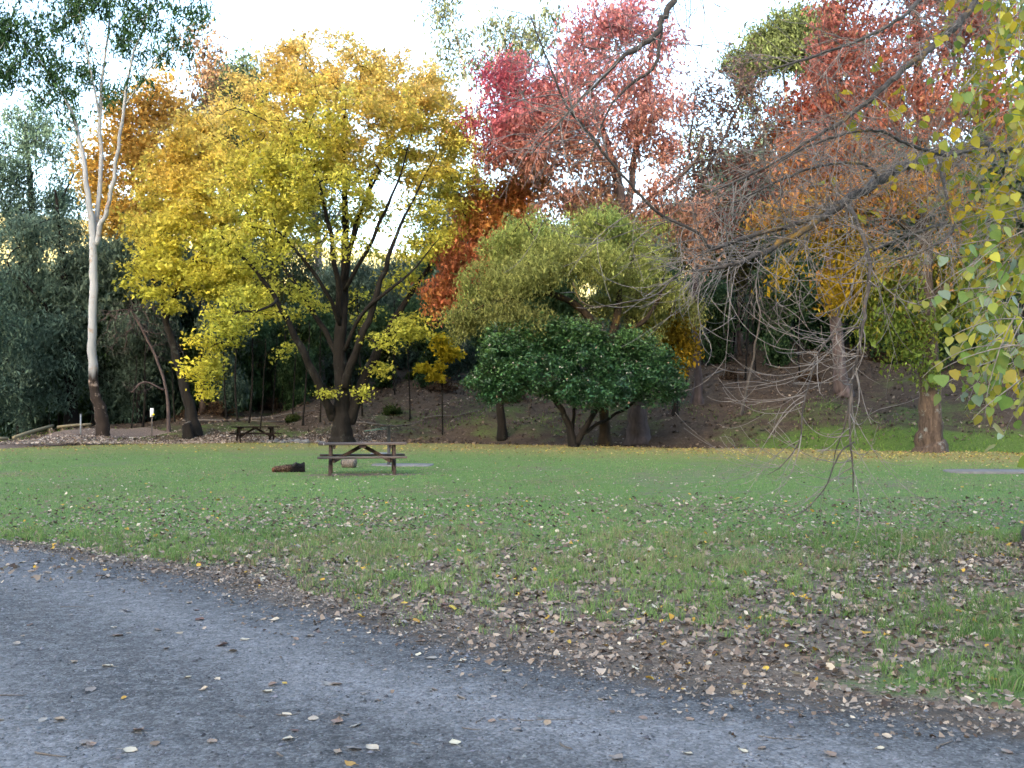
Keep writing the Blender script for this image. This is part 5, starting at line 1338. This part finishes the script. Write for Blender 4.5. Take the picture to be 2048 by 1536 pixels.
def surf_z(x, y):
    d = road_dist(x, y)
    return H(x, y) + np.where(d < .35, .017 + .012 * fbm(x, y, .9, 12), .002)
n_ = 150; lx, ly = view_pts(n_ * 3, 4.5, 11.5, 2); d = road_dist(lx, ly); ok = (d < -.05); road_l = list(zip(lx[ok], ly[ok]))[:110]
vx, vy = view_pts(9000, 5.0, 8.6); d = road_dist(vx, vy); pr_ = litter_amount(vx, vy) * smooth(-.1, 1.0, d); ok = rng.uniform(0, 1, 9000) < pr_ * .9
ver = np.stack([vx[ok], vy[ok]], 1); ver = ver[np.argsort(ver[:, 1])]; verge_l = [tuple(a) for a in ver[rng.permutation(len(ver))[:165]]]
def drop_leaf(x, y, where, on_road):
    m_ = int(rng.choice(5, p=(.30, .38, .10, .04, .18) if on_road else (.42, .16, .22, .06, .14)))
    o = obj('fallen_leaf', FME[(m_, int(rng.integers(0, 7)))], None, (x, y, float(surf_z(x, y)) + (.002 if on_road else .014)))
    s = rng.uniform(.42, .9); o.scale = (s, s, s * rng.uniform(.6, 1.2))
    o.rotation_euler = (rng.normal(0, .12 if on_road else .25), rng.normal(0, .12 if on_road else .25), rng.uniform(0, 6.28))
    tag(o, f'{FPAL[m_][2]} lying flat on {where}', 'leaf', f'{FPAL[m_][2][:-1]}ves fallen on {where}')
for x, y in road_l: drop_leaf(x, y, 'the grey gravel road', True)
for x, y in verge_l: drop_leaf(x, y, 'the muddy grass verge', False)
# the rest of the litter
def scatter_litter(name, n, x, y, zoff, sizes, pal, wts, tilt=.35, label=None, cat=None, full=True, zf=surf_z):
    k = rng.choice(len(pal), n, p=wts); col = np.array(pal)[k] * rng.uniform(.7, 1.25, (n, 1))
    z = zf(x, y) + zoff; s = rng.uniform(*sizes, n)
    th = rng.uniform(0, 6.28, n); ax = np.stack([np.cos(th), np.sin(th), rng.normal(0, tilt * .6, n)], 1); nr_ = np.stack([rng.normal(0, tilt, n), rng.normal(0, tilt, n), np.ones(n)], 1)
    nr_ /= np.linalg.norm(nr_, axis=1)[:, None]; ax -= nr_ * np.sum(ax * nr_, 1)[:, None]; ax /= np.linalg.norm(ax, axis=1)[:, None]; sd_ = np.cross(nr_, ax)
    c0 = np.stack([x, y, z], 1)
    an = np.linspace(0, 2 * math.pi, 6, endpoint=False)[None] + rng.normal(0, .22, (n, 6)); rad = rng.uniform(.55, 1.1, (n, 6)) * .5 * s[:, None]; wd = rng.uniform(.6, 1, (n, 1))
    lz = rng.normal(0, .12, (n, 6)) * s[:, None] + rng.uniform(-.1, .35, (n, 1)) * rad * np.abs(np.cos(an))
    ring = c0[:, None] + (rad * np.cos(an))[..., None] * ax[:, None] + (rad * np.sin(an) * wd)[..., None] * sd_[:, None] + lz[..., None] * nr_[:, None]
    co = np.concatenate([c0[:, None], ring], 1).reshape(-1, 3)
    f = np.array([[0, k2 + 1, (k2 + 1) % 6 + 1] for k2 in range(6)])
    tr = (f[None] + (np.arange(n) * 7)[:, None, None]).reshape(-1, 3)
    return tag(obj(name, new_mesh(name, co, tr, None, M_LITTER, False, {'col': np.repeat(col, 7, 0)})), label, cat, kind='stuff')
PALB = [(.23, .185, .147), (.16, .122, .096), (.31, .258, .208), (.44, .385, .30), (.42, .27, .05), (.065, .045, .034)]
x, y = view_pts(110000, 4.8, 18); ok = rng.uniform(0, 1, 110000) < np.clip(litter_amount(x, y), 0, 1) * (.22 + .78 * smooth(.35, 1.1, road_dist(x, y))) * smooth(-.25, .25, road_dist(x, y)) * .50 + .012 * (road_dist(x, y) > 0)
x, y = x[ok], y[ok]
scatter_litter('leaf_litter', len(x), x, y, rng.uniform(.003, .022, len(x)), (.03, .085), PALB, (.36, .29, .15, .05, .02, .13), label='brown leaf litter trodden into the verge', cat='leaf litter')
x, y = view_pts(60000, 4.8, 12); d = road_dist(x, y); ok = rng.uniform(0, 1, 60000) < np.exp(-((d - .35) / .55) ** 2) * .9
x, y = x[ok], y[ok]
scatter_litter('leaf_fragment_litter', len(x), x, y, rng.uniform(.001, .008, len(x)), (.008, .045), PALB, (.34, .25, .16, .04, .01, .20), .2, 'crumbled leaf fragments along the road edge', 'leaf litter')
x, y = view_pts(9000, 9, 34, 2); ok = rng.uniform(0, 1, 9000) < np.clip(.75 - (y - 9) / 40, .2, 1); x, y = x[ok], y[ok]
scatter_litter('scattered_leaf_litter', len(x), x, y, rng.uniform(.015, .045, len(x)), (.035, .085), PALB, (.36, .2, .24, .10, .04, .06), label='pale leaves scattered over the open lawn', cat='leaf litter')
x, y = view_pts(22000, 27, 48); w_ = smooth(-12, -2, y - yb(x)) * np.interp(x, [-22, -10, 4, 10], [.3, .4, .6, 1]) * (y < yb(x)); ok = rng.uniform(0, 1, 22000) < w_; x, y = x[ok], y[ok]
scatter_litter('golden_leaf_litter', len(x), x, y, .03, (.05, .11), [(.36, .28, .06), (.42, .33, .13), (.32, .19, .07), (.22, .14, .09)], (.4, .25, .2, .15), label='golden leaves strewn along the far edge of the lawn', cat='leaf litter')
x, y = view_pts(20000, 40, 68); ok = (y > yb(x)) & (rng.uniform(0, 1, 20000) < .85); x, y = x[ok], y[ok]
scatter_litter('bank_leaf_litter', len(x), x, y, .04, (.10, .22), [(.125, .09, .066), (.075, .052, .038), (.21, .16, .12), (.05, .035, .026), (.28, .225, .165)], (.36, .26, .2, .12, .06), .5, 'brown fallen leaves covering the bank', 'leaf litter', zf=H)
x = rng.uniform(-27, -6, 12000); y = yb(x) + rng.uniform(-1.5, 9, 12000) * rng.uniform(0, 1, 12000); ok = rng.uniform(0, 1, 12000) < np.exp(-np.maximum(y - yb(x) - 2, 0) / 2.5) * smooth(-2, 0, y - yb(x)); x, y = x[ok], y[ok]
scatter_litter('pale_leaf_litter', len(x), x, y, .17 * np.exp(-((x + 20.5) / 2.5) ** 2) + .03, (.06, .15), [(.26, .20, .16), (.38, .32, .27), (.16, .11, .085), (.48, .43, .37)], (.4, .3, .15, .15), .4, 'pale fallen leaves along the path and under the far picnic table', 'leaf litter', zf=H)
# grass tufts on the lower bank
x, y = view_pts(60000, 38, 60); sdd = y - yb(x); w_ = (smooth(8, 13, x) * (1 - smooth(1.5, 6, sdd)) * 1.0 + .35 * (fbm(x, y, .35, 44) > .2) * smooth(1, 3, sdd) * (1 - smooth(8, 11, sdd))) * (sdd > 0)
ok = rng.uniform(0, 1, 60000) < w_; x, y = x[ok], y[ok]
def gcol2(x, y, n):
    t = rng.uniform(0, 1, (n, 1)); return np.array([.07, .15, .025]) * (1 - t) + np.array([.19, .29, .05]) * t
co, tr, cl = blades(len(x), (x, y), .11, .03, .7, gcol2)
tag(obj('bank_grass', new_mesh('bank_grass', co, tr, None, M_GRASS, False, {'col': cl})), 'longer green grass at the foot of the bank', 'grass', kind='stuff')

# gravel stones on the road
n_ = 60000; x, y = view_pts(n_, 4.2, 11); d = road_dist(x, y); ok = (d < .25) & (rng.uniform(0, 1, n_) < .55 + .45 * fbm(x, y, .8, 61)); x, y = x[ok], y[ok]; n_ = len(x)
s = np.exp(rng.normal(math.log(.0042), .5, n_)); s = np.minimum(s, .017)
oc = np.array([[1, 0, 0], [-.9, .2, 0], [.1, 1, 0], [0, -.95, .1], [.1, .1, .75], [0, 0, -.6]]); of = np.array([[0, 2, 4], [2, 1, 4], [1, 3, 4], [3, 0, 4]])
a = rng.uniform(0, 6.28, n_); ca, sa = np.cos(a), np.sin(a)
base = oc[None] * (1 + rng.normal(0, .2, (n_, 6, 1))) * s[:, None, None] * np.array([1, 1, 1])
bx_ = base[..., 0] * ca[:, None] - base[..., 1] * sa[:, None]; by_ = base[..., 0] * sa[:, None] + base[..., 1] * ca[:, None]
co = np.stack([bx_ + x[:, None], by_ + y[:, None], base[..., 2] + (surf_z(x, y) + s * .15)[:, None]], -1).reshape(-1, 3)
tr = (of[None] + (np.arange(n_) * 6)[:, None, None]).reshape(-1, 3)
g = rng.uniform(.025, .20, (n_, 1)); col = g * np.array([1, 1.04, 1.14]) * (1 + rng.normal(0, .03, (n_, 3)))
tag(obj('gravel_stone_scatter', new_mesh('gravel_stone_scatter', co, tr, None, M_STONE, False, {'col': np.repeat(col, 6, 0)})), 'loose grey gravel stones on the road', 'gravel', kind='stuff')
# fallen twigs on the road and verge
for (u, v, L, rz, r) in [(960, 1445, .10, 1.1, .004), (945, 1462, .11, -.35, .003), (1080, 1443, .42, .06, .0025), (1130, 1497, .10, -1.0, .005), (1880, 1492, .16, .7, .006), (1565, 1425, .20, -.1, .004), (1560, 1480, .22, -.25, .003), (835, 1490, .06, -.6, .004), (490, 1435, .07, -.7, .003), (580, 1432, .12, .2, .003), (565, 1510, .06, -.9, .006), (110, 1510, .18, -.3, .005), (1850, 1235, .17, -1.2, .005), (1930, 1275, .15, 1.2, .006), (1640, 1330, .25, .25, .003), (1740, 1318, .2, -.3, .004), (150, 1215, .2, -.05, .003), (30, 1395, .16, 0, .004), (1850, 1440, .1, .5, .004)]:
    Y = 3200 / (v - 817); xx = (u - 1024) / F * Y; z = float(surf_z(xx, Y)) + r * .8
    m = MB(); t = np.linspace(-.5, .5, 7); bend = rng.uniform(-.25, .25)
    m.tube(np.stack([t * L, bend * L * (t ** 2 - .1) + rng.normal(0, .02 * L, 7), .004 * np.abs(t) + rng.normal(0, .0008, 7)], 1), np.linspace(r, r * .5, 7), 6)
    o = m.build('fallen_twig', B_GREY, None, True); o.location = (xx, Y, z + (.012 if float(road_dist(xx, Y)) > .3 else 0)); o.rotation_euler = (0, 0, rz)
    wh = 'grey gravel road' if float(road_dist(xx, Y)) < .3 else 'leafy verge'
    tag(o, f'short bent grey twig lying on the {wh}', 'twig', f'twigs fallen on the {wh}')
